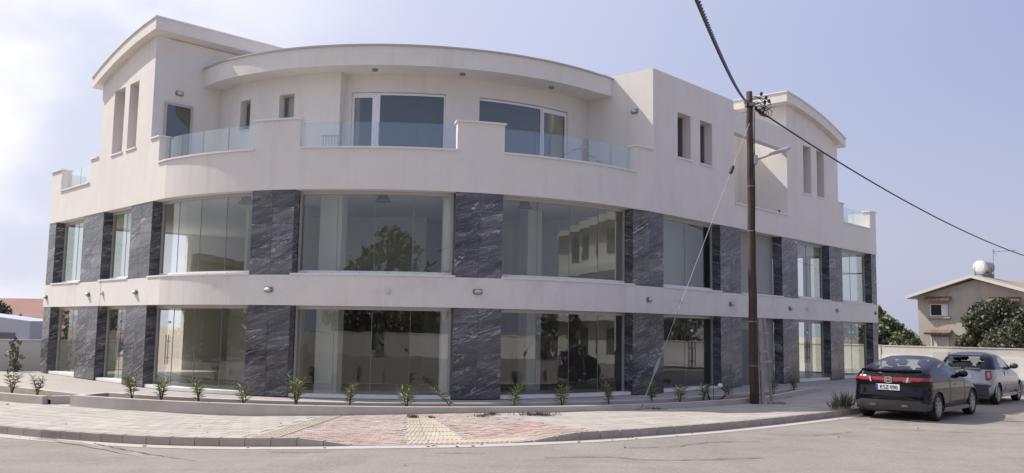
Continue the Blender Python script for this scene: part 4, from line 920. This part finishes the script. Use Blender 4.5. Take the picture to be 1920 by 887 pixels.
def twisted(name,a,b,sag,label,strands=3,R_=.026,r_=.020,pitch=.32):
    a=Vector(a);b=Vector(b); L=(b-a).length; n=int(L/.07); o=thing(name,tuple(a),label,'cable')
    d=(b-a).normalized(); x=d.cross(Vector((0,0,1))).normalized(); y=x.cross(d)
    for k in range(strands):
        P=[]
        for i in range(n+1):
            t=i/n; p=a.lerp(b,t)+Vector((0,0,-4*sag*t*(1-t))); an_=2*math.pi*(t*L/pitch)+k*2*math.pi/strands; P.append(p+(x*math.cos(an_)+y*math.sin(an_))*R_-a)
        bm=B(); tube(bm,P,r_,5); finish('cable_strand',bm,'cable',o,local=True,smooth=True)
    return o
twisted('overhead_cable',(6.80,25.15,8.66),(-2.55,-6,3.5),.6,'twisted black cable rising from the pole to the top frame edge',R_=.017,r_=.013,pitch=.5)
twisted('overhead_cable',(7.05,25.2,8.50),(31.5,49.6,5.9),.75,'twisted black cable sagging from the pole to the right frame edge',R_=.015,r_=.014,pitch=.5)
guy=thing('stay_wire',(3.34,22.85,0),'slanting steel stay wire from the pole top to the pavement','stay wire')
A_=Vector((3.34,22.85,-.02)); B_=Vector((6.86,25.2,8.05)); 
def gp(t): return A_.lerp(B_,t)-Vector((3.34,22.85,0))
bm=B(); tube(bm,[gp(0),gp(.135)],.016,6); finish('anchor_rod',bm,'wire',guy,local=True)
bm=B(); tube(bm,[gp(.13),gp(.80)],.008,6); tube(bm,[gp(.835),gp(1)],.008,6); finish('wire_strand',bm,'wire',guy,local=True)
bm=B(); tube(bm,[gp(.805),gp(.81),gp(.828),gp(.835)],[.03,.05,.05,.03],8); finish('insulator',bm,'cable',guy,local=True)
bm=B(); tube(bm,[gp(.11),gp(.125),gp(.15),gp(.165)],[.012,.045,.045,.012],6); finish('turnbuckle',bm,'wire',guy,local=True)
bm=B(); box(bm,(.02,.02,.01),(.22,.22,.05),bev=.01); finish('anchor_plate',bm,'kerb',guy,local=True)
# weathered plank trestle leaning by the pole
tr=thing('wooden_trestle',(7.3,25.45,0),'narrow weathered plank trestle standing against the wooden pole','trestle')
def plank(name,a,b,wv=.11,t=.03):
    a=Vector(a);b=Vector(b); d=(b-a); q=d.to_track_quat('Z','Y').to_matrix().to_4x4(); bm=B(); box(bm,(0,0,0),(wv,t,d.length)); bmesh.ops.transform(bm,matrix=Matrix.Translation((a+b)/2)@q,verts=bm.verts); finish(name,bm,'plank',tr,local=True)
plank('leg',(-.13,-.13,0),(-.15,-.02,2.4)); plank('leg',(.22,.2,0),(-.02,.02,2.4),.08); plank('cross_board',(-.22,-.1,1.98),(.06,-.08,2.0),.09); plank('cross_board',(-.2,-.13,1.42),(-.0,-.11,1.5),.12); plank('cross_board',(-.2,-.15,1.15),(.13,-.11,1.2),.10); plank('foot_board',(-.12,-.16,0),(-.13,-.15,.95),.12)
bm=B()
for k in range(5): box(bm,(.1+.09*k,-.06+.05*(k%2),.03),(.14,.1,.06),bev=.015)
finish('rubble',bm,'kerb',tr,local=True,kind='stuff')
# bent hose hoop with ball
hh=thing('hose_hoop',(5.95,26.0,.03),'bent black hose hoop with a pale ball on a thin stake in the planter','hose')
bm=B(); tube(bm,[(-.12,0,0),(-.19,0,.2),(-.2,0,.36),(-.12,0,.43),(0,0,.44),(.14,0,.40),(.2,0,.36)],.022,7); tube(bm,[(.2,0,.36),(.34,0,.25),(.30,0,.12),(.22,0,.04),(.05,0,0)],.026,7); finish('hose',bm,'cable',hh,local=True,smooth=True)
bm=B(); tube(bm,[(-.02,0,-.02),(-.02,0,.44)],.009,5); finish('stake',bm,'cable',hh,local=True)
bm=B(); bmesh.ops.create_uvsphere(bm,u_segments=14,v_segments=10,radius=.075,matrix=Matrix.Translation((.17,-.02,.41))); finish('ball',bm,'tank',hh,local=True,smooth=True)
# ------------------------------------------------------------------ cars
def text_mesh(s,size,ext=.004):
    cu=bpy.data.curves.new('lettering','FONT'); cu.body=s; cu.size=size; cu.extrude=ext; cu.align_x='CENTER'; cu.align_y='CENTER'
    ob=bpy.data.objects.new('lettering',cu); COL.objects.link(ob); dg=bpy.context.evaluated_depsgraph_get(); me=bpy.data.meshes.new_from_object(ob.evaluated_get(dg)); bm=B(); bm.from_mesh(me)
    bpy.data.objects.remove(ob); bpy.data.meshes.remove(me); return bm
def interp(keys,v):
    """smooth monotone-ish interpolation over rows of numbers"""
    K=np.array(keys,float); n=len(K)-1; x=v*n; i=min(n-1,int(x)); t=x-i
    p0=K[max(i-1,0)];p1=K[i];p2=K[i+1];p3=K[min(i+2,n)]
    m1=(p2-p0)/2; m2=(p3-p1)/2
    d=p2-p1; lim=3*np.abs(d); m1=np.sign(m1)*np.minimum(np.abs(m1),lim); m2=np.sign(m2)*np.minimum(np.abs(m2),lim); m1=np.where(m1*d<0,0,m1); m2=np.where(m2*d<0,0,m2)
    t2=t*t;t3=t2*t
    return (2*t3-3*t2+1)*p1+(t3-2*t2+t)*m1+(-2*t3+3*t2)*p2+(t3-t2)*m2
NU=(14,12,110,12,14)
def outline(yr,yf,w,rx,rr,rf,cr_,cf,bul):
    P=[]
    xs=w-rx
    for i in range(NU[0]): x=xs*i/NU[0]; P.append((x,yr+cr_*(x/max(xs,1e-3))**2,0,-1))
    for i in range(NU[1]):
        a=math.pi/2*i/NU[1]; P.append((xs+rx*math.sin(a),yr+cr_+rr*(1-math.cos(a)),1,0))
    ya,yb=yr+cr_+rr,yf-cf-rf
    for i in range(NU[2]):
        t=i/NU[2]; P.append((w+bul*4*t*(1-t),ya+(yb-ya)*t,1,0))
    for i in range(NU[3]):
        a=math.pi/2*i/NU[3]; P.append((xs+rx*math.cos(a),yb+rf*math.sin(a),1,0))
    for i in range(NU[4]+1):
        x=xs*(1-i/NU[4]); P.append((x,yf-cf*(x/max(xs,1e-3))**2,0,1))
    return P
def pip(x,y,P):
    c=False; n=len(P)
    for i in range(n):
        x1,y1=P[i];x2,y2=P[(i+1)%n]
        if (y1>y)!=(y2>y) and x<(x2-x1)*(y-y1)/(y2-y1)+x1: c=not c
    return c
def carbody(root,keys,NV,classify,mats,wheels,wr,nm):
    rings=[]
    for j in range(NV+1):
        k=interp(keys,j/NV); z=k[0]; rings.append([(x,y,z) for x,y,_,_ in outline(*k[1:])])
    n=len(rings[0]); A=np.array(rings)
    groups={}
    for j in range(NV):
        for i in range(n-1):
            q=[A[j,i],A[j,i+1],A[j+1,i+1],A[j+1,i]]; c=sum(q)/4
            nn=np.cross(q[1]-q[0],q[3]-q[0]); l=np.linalg.norm(nn); nn=nn/l if l>1e-9 else nn
            if abs(c[0])>nm and any((c[1]-wy)**2+(c[2]-wr*.98)**2<(wr+.045)**2 for wy in wheels): continue
            g=classify(c[0],c[1],c[2],nn)
            if g is None: continue
            groups.setdefault(g,[]).append((j,i))
    for g,cells in groups.items():
        bm=B()
        for sx in (1,-1):
            vm={}
            def gv(j,i):
                if (j,i) not in vm: x,y,z=A[j,i]; vm[(j,i)]=bm.verts.new((x*sx,y,z))
                return vm[(j,i)]
            for j,i in cells:
                f=[gv(j,i),gv(j,i+1),gv(j+1,i+1),gv(j+1,i)]
                if sx<0: f=f[::-1]
                try: bm.faces.new(f)
                except ValueError: pass
        if g=='body':
            top=[bm.verts.new((x*sx,y,z+.0)) for sx in (1,-1) for x,y,z in []]
            # roof cap
            capv=[(x,y,z) for x,y,z in A[NV]]+[(-x,y,z) for x,y,z in A[NV][::-1]]
            vs=[bm.verts.new(q) for q in capv]; bm.faces.new(vs)
        bmesh.ops.remove_doubles(bm,verts=bm.verts,dist=.0004)
        if g=='tail_light' or g=='side_window':   # left and right pieces
            for sx,keep in ((1,1),(-1,1)):
                b2=bm.copy(); dele=[v for v in b2.verts if v.co.x*sx<0]; bmesh.ops.delete(b2,geom=dele,context='VERTS'); o=finish(g,b2,mats[g],root,local=True,smooth=True)
            bm.free()
        else: finish(g,bm,mats[g],root,local=True,smooth=True)
    return A
def wheel(root,x,y,r,w,spokes=5):
    s=1 if x>0 else -1
    t=None
    def prof(pts,m,name,par,n=40):
        bm=B(); pr=None; first=None
        for k in range(n+1):
            a=2*math.pi*k/n; cur=[bm.verts.new((x+s*px,y+pr_*math.cos(a),r+pr_*math.sin(a))) for px,pr_ in pts] if k<n else first
            if pr:
                for i in range(len(pts)-1): bm.faces.new((pr[i],pr[i+1],cur[i+1],cur[i]))
            else: first=cur
            pr=cur
        return finish(name,bm,m,par,local=True,smooth=True)
    wh=prof([(-w,r*.6),(-w,r*.95),(-w*.85,r),(-.02,r),(0,r*.95),(.0,r*.76),(-.02,r*.70)],'tyre','wheel',root)
    prof([(-.02,r*.71),(-.005,r*.68),(-.03,r*.62),(-.12,r*.60)],'rim','rim',wh)
    bm=B()
    for k in range(spokes):
        a=2*math.pi*k/spokes+.3; d=Vector((0,math.cos(a),math.sin(a))); t_=Vector((0,-math.sin(a),math.cos(a)))
        for sg in (-.055,.055):
            b=[Vector((x-s*.035,y,r))+d*.04+t_*sg*.5-t_*.02,Vector((x-s*.035,y,r))+d*.04+t_*sg*.5+t_*.02,Vector((x-s*.02,y,r))+d*r*.66+t_*(sg+.018),Vector((x-s*.02,y,r))+d*r*.66+t_*(sg-.018)]
            hexa(bm,b,[q-Vector((s*-.012,0,0)) for q in b])
    tube(bm,[(x-s*.05,y,r),(x-s*.012,y,r)],.055,12); finish('spokes',bm,'rim',wh,local=True)
    prof([(-.10,.001),(-.10,r*.60)],'tyre','wheel_well',wh,24)
    return wh
def mirrors(root,w,y,z,m):
    for s in (1,-1):
        bm=B(); r_=bmesh.ops.create_uvsphere(bm,u_segments=14,v_segments=10,radius=1,matrix=Matrix.Translation((s*(w+.13),y,z+.02))@Matrix.Diagonal((.12,.075,.085,1))); tube(bm,[(s*(w-.06),y+.04,z-.05),(s*(w+.06),y+.02,z-.03)],.025,8); finish('wing_mirror',bm,m,root,local=True,smooth=True)
def arches(root,wheels,w,wr,m):
    for wy in wheels:
        for s in (1,-1):
            bm=B(); pts=[]
            for k in range(25):
                a=-.25+ (math.pi+.5)*k/24; pts.append((s*(w+.004),wy+(wr+.052)*math.cos(a),wr*.98+(wr+.052)*math.sin(a)))
            tube(bm,pts,.018,6); finish('wheel_arch',bm,m,root,local=True,smooth=True)
            # dark liner
            bm=B(); pts=[(s*(w-.03),wy+(wr+.05)*math.cos(a),wr*.98+(wr+.05)*math.sin(a)) for a in [(-.3+(math.pi+.6)*k/18) for k in range(19)]]
            pts2=[(s*(w-.34),q[1],q[2]) for q in pts]; va=[bm.verts.new(q) for q in pts]; vb=[bm.verts.new(q) for q in pts2]
            for k in range(18): bm.faces.new((va[k],va[k+1],vb[k+1],vb[k]))
            finish('wheel_liner',bm,'tyre',root,local=True)
def seats(root,ys,z,m='seat'):
    for y in ys:
        for x in (-.37,.37):
            bm=B(); box(bm,(x,y,z+.1),(.46,.14,.6),bev=.05); box(bm,(x,y-.0,z+.50),(.26,.10,.17),bev=.04); finish('seat',bm,m,root,local=True,smooth=False)
    bm=B(); box(bm,(0,ys[-1]+1.0,z-.05),(1.3,.3,.3),bev=.05); box(bm,(0,(ys[0]+ys[-1])/2,.42),(1.35,2.6,.3)); finish('dashboard',bm,m,root,local=True)
CARU=Vector((.677,.736)); CANG=math.atan2(-CARU.x,CARU.y)
# --- black hatchback.   rows: z, yr, yf, w, rx, rr, rf, crown r, crown f, side bulge
K1=[(.19,.14,4.02,.74,.16,.16,.30,.05,.12,.01),(.27,.05,4.14,.83,.20,.22,.40,.08,.16,.01),(.42,.0,4.20,.865,.22,.26,.45,.09,.18,.012),(.56,-.01,4.20,.875,.24,.30,.48,.10,.2,.012),(.70,.03,4.12,.875,.24,.30,.55,.10,.22,.012),
(.80,.06,3.95,.87,.22,.26,.6,.09,.25,.012),(.88,.05,3.55,.865,.20,.24,.5,.08,.25,.01),(.97,.06,3.15,.85,.20,.26,.4,.08,.22,.01),(1.04,.10,2.98,.82,.20,.30,.35,.08,.2,.01),(1.10,.14,2.86,.785,.20,.32,.35,.08,.2,.01),
(1.18,.30,2.70,.745,.20,.36,.35,.08,.2,.01),(1.27,.62,2.50,.70,.20,.40,.35,.08,.18,.01),(1.35,1.0,2.26,.64,.20,.35,.35,.08,.16,.01),(1.41,1.28,2.06,.54,.22,.25,.25,.06,.10,.005),(1.445,1.42,1.92,.40,.20,.15,.15,.04,.06,.0),(1.46,1.5,1.82,.22,.12,.08,.08,.02,.03,.0)]
SW1=[(.95,1.01),(1.18,.99),(1.05,1.06),(1.02,.86)]
WF=[(.92,1.03),(1.55,1.0),(1.55,1.30),(1.25,1.27)]      # rear quarter + door glass (y,z)
WD=[(1.63,1.0),(2.62,.98),(2.30,1.24),(2.05,1.31),(1.63,1.31)]
def cls1(x,y,z,n):
    side=abs(n[0])>.55 and x>.45
    if side and z>.94 and (pip(y,z,WF) or pip(y,z,WD)): return 'side_window'
    if not side and y<1.3 and 1.165<z<1.375 and x<.60-.25*(z-1.16) : return 'rear_window'
    if y>2.0 and z>1.0 and z<1.385 and x<.62 and not side: return 'windscreen'
    if y<.42 and .885+.03*x<z<.99-.01*x and not (y>.38): return 'tail_light'
    if y<.55 and z<.47 and z>.24 and (x<.60+1.3*(z-.24) or True) and z<.49-.35*max(0,x-.55): return 'rear_bumper'
    if y<.5 and 1.01<z<1.085 and x<.60: return 'lower_rear_window'
    if y<.55 and 1.085<z<1.10 and x<.7: return 'rear_trim'
    return 'body'
def black_car():
    o=thing('parked_car',(0,0,0),'black hatchback with full width red tail light parked at the kerb','car')
    wb=[.78,3.42]
    carbody(o,K1,92,cls1,dict(body='black',side_window='cglass',rear_window='cglass',windscreen='cglass',tail_light='redl',lower_rear_window='cglass',rear_bumper='plastic',rear_trim='plastic'),wb,.315,.6)
    for y in wb:
        for s in (1,-1): wheel(o,s*.865,y,.315,.2,5)
    arches(o,wb,.872,.315,'black'); mirrors(o,.80,2.45,1.02,'black'); seats(o,[1.35,2.1],.78)
    # spoiler lip across the tailgate
    bm=B(); P=[]; 
    for k in range(21): x=-.68+1.36*k/20; P.append((x,.12+.16*(x/.68)**2,1.125))
    pr=None
    for (x,y,z) in P:
        cv=[bm.verts.new((x,y-.05,z+.0)),bm.verts.new((x,y+.12,z-.03)),bm.verts.new((x,y+.16,z+.03)),bm.verts.new((x,y-.04,z+.035))]
        if pr:
            for k in range(4): bm.faces.new((pr[k],pr[(k+1)%4],cv[(k+1)%4],cv[k]))
        else: bm.faces.new(cv)
        pr=cv
    bm.faces.new(pr[::-1]); finish('spoiler',bm,'black',o,local=True,smooth=False)
    # clear segments of the light bar
    for s in (1,-1):
        bm=B(); box(bm,(s*.70,.175,.93),(.10,.03,.085),bev=.01,rot=Matrix.Rotation(s*.62,3,'Z')); finish('reversing_light',bm,'clearl',o,local=True)
        bm=B(); box(bm,(s*.42,.06,.93),(.03,.02,.12),rot=Matrix.Rotation(s*.25,3,'Y')); finish('light_divider',bm,'clearl',o,local=True)
    bm=B(); box(bm,(0,.035,.925),(.022,.02,.085)); bm2=bm
    for s in (1,-1): box(bm,(s*.042,.035,.925),(.018,.02,.09),rot=Matrix.Rotation(-s*.12,3,'Y'))
    box(bm,(0,.036,.925),(.08,.018,.018)); bm.verts.ensure_lookup_table(); bmesh.ops.delete(bm,geom=bm.verts[:8],context='VERTS')
    for (a,b,c,d) in ((0,.062,.155,.016),(0,-.062,.135,.016)): box(bm,(0,.036,.925+b),(c,.016,d))
    for s in (1,-1): box(bm,(s*.072,.037,.925),(.014,.016,.115),rot=Matrix.Rotation(-s*.08,3,'Y'))
    finish('badge',bm,'chrome',o,local=True)
    bm=text_mesh('CIVIC',.07); bmesh.ops.transform(bm,matrix=Matrix.Translation((.42,.035,.90))@Matrix.Rotation(.12,4,'Z')@Matrix.Rotation(math.pi/2,4,'X'),verts=bm.verts); finish('model_lettering',bm,'chrome',o,local=True)
    bm=B(); box(bm,(0,-.0,.755),(.54,.035,.135),bev=.008); pt=finish('number_plate',bm,'plate',o,local=True)
    bm=B(); box(bm,(-.243,-.019,.755),(.045,.004,.125)); finish('plate_band',bm,'plateb',pt,local=True)
    bm=text_mesh('KSZ·090',.125); bmesh.ops.transform(bm,matrix=Matrix.Translation((.025,-.020,.755))@Matrix.Diagonal((.92,1,1,1))@Matrix.Rotation(math.pi/2,4,'X'),verts=bm.verts); finish('plate_lettering',bm,'ink',pt,local=True)
    bm=B(); 
    for s in (1,-1): box(bm,(s*.36,.02,.34),(.16,.05,.06),bev=.02)
    finish('exhaust',bm,'alud',o,local=True)
    for s in (1,-1):
        bm=B(); box(bm,(s*.885,1.95,.80),(.012,.20,.03),bev=.004); finish('door_handle',bm,'black',o,local=True)
        bm=B(); box(bm,(s*.886,1.60,.66),(.004,.008,.66)); box(bm,(s*.884,2.72,.60),(.004,.008,.55)); finish('door_seam',bm,'ink',o,local=True)
        bm=B(); box(bm,(s*.86,2.1,.235),(.05,2.1,.10),bev=.02); finish('side_skirt',bm,'black',o,local=True)
    return o
SCALE=1.1
bc=black_car(); ax_=Vector((10.17,23.37))+Vector((.736,-.677))*.04; bc.location=(*(ax_-CARU*.78*SCALE),-.155); bc.rotation_euler=(0,0,CANG); bc.scale=(SCALE,)*3
# --- small silver car
K2=[(.20,.12,3.45,.66,.16,.16,.28,.04,.10,.01),(.30,.03,3.56,.76,.20,.22,.36,.07,.14,.012),(.45,.0,3.62,.80,.24,.28,.42,.09,.16,.015),(.60,.0,3.60,.81,.26,.30,.45,.10,.18,.018),(.74,.05,3.48,.81,.26,.30,.5,.10,.2,.018),
(.86,.09,3.2,.80,.26,.30,.5,.10,.22,.016),(.95,.12,2.85,.785,.26,.32,.4,.10,.22,.012),(1.02,.15,2.62,.765,.26,.32,.35,.10,.2,.01),(1.12,.22,2.46,.725,.24,.32,.35,.09,.18,.01),(1.24,.32,2.24,.68,.24,.34,.35,.09,.16,.01),
(1.34,.44,2.0,.63,.24,.34,.35,.08,.14,.01),(1.42,.62,1.74,.53,.22,.28,.25,.06,.1,.005),(1.465,.85,1.5,.38,.2,.15,.15,.04,.06,0),(1.485,1.0,1.35,.2,.1,.08,.08,.02,.03,0)]
S2=[(.92,1.03),(1.15,1.33),(1.62,1.34),(2.05,1.18),(2.28,1.02)]
def cls2(x,y,z,n):
    side=abs(n[0])>.55 and x>.42
    if side and z>1.0 and pip(y,z,S2): return 'side_window'
    if not side and y<.8 and 1.055<z<1.36 and x<.56: return 'rear_window'
    if y>1.7 and z>1.02 and z<1.39 and x<.62 and not side: return 'windscreen'
    if z>1.0 : return 'roof'
    if y<.3 and .24<z<.42 and x<.56: return 'rear_bumper'
    return 'body'
def silver_car():
    o=thing('parked_car',(0,0,0),'small silver hatchback with dark roof parked ahead of the black car','car')
    wb=[.62,2.92]
    carbody(o,K2,80,cls2,dict(body='silver',side_window='cglass',rear_window='cglass',windscreen='cglass',roof='navy',rear_bumper='plastic'),wb,.30,.55)
    for y in wb:
        for s in (1,-1): wheel(o,s*.80,y,.30,.19,7)
    arches(o,wb,.812,.30,'silver'); mirrors(o,.74,2.12,1.06,'plastic'); seats(o,[.95,1.6],.80)
    for s in (1,-1):
        bm=B(); R_=Matrix.Rotation(s*.62,3,'Z')
        for (dx,dz,wx,wz) in ((0,.10,.17,.05),(0,-.10,.17,.05),(-.062,0,.045,.15),(.062,0,.045,.15)):
            c=R_@Vector((dx,0,0)); box(bm,(s*.665+c.x,.135+c.y,.85+dz),(wx,.04,wz),rot=R_,bev=.006)
        tl=finish('tail_light',bm,'redl',o,local=True)
        bm=B(); box(bm,(s*.665,.14,.85),(.08,.04,.15),rot=R_); finish('light_core',bm,'silver',tl,local=True)
        bm=B(); box(bm,(s*.60,.10,.53),(.26,.03,.07),bev=.012,rot=Matrix.Rotation(s*.4,3,'Z')); finish('rear_reflector',bm,'redl',o,local=True)
        bm=B(); box(bm,(s*.83,1.72,.88),(.012,.16,.028),bev=.004); finish('door_handle',bm,'silver',o,local=True)
        bm=B(); box(bm,(s*.82,1.25,.66),(.01,.008,.62)); finish('door_seam',bm,'ink',o,local=True)
        bm=B(); box(bm,(s*.80,1.77,.25),(.05,1.75,.10),bev=.02); finish('side_skirt',bm,'silver',o,local=True)
    bm=B(); box(bm,(0,.36,1.40),(.90,.24,.025),bev=.01,rot=Matrix.Rotation(.12,3,'X')); finish('spoiler',bm,'navy',o,local=True)
    bm=B(); box(bm,(0,.055,.80),(.50,.02,.125),bev=.006); pt=finish('number_plate',bm,'plate',o,local=True)
    bm=B(); box(bm,(0,.16,1.02),(.92,.12,.05),bev=.012); finish('tailgate_trim',bm,'silver',o,local=True)
    bm=B(); tube(bm,[(-.02,.10,1.02),(.3,.16,1.10)],.012,6); tube(bm,[(0,.11,1.04),(0,.06,1.03)],.03,8); finish('rear_wiper',bm,'plastic',o,local=True)
    bm=B(); tube(bm,[(0,.06,.945),(0,.09,.945)],.045,16); finish('badge',bm,'chrome',o,local=True)
    return o
sc2=silver_car(); a2=Vector((15.62,28.52))-Vector((.736,-.677))*.80*SCALE; sc2.location=(*(a2-CARU*.62*SCALE),-.155); sc2.rotation_euler=(0,0,CANG); sc2.scale=(SCALE,)*3
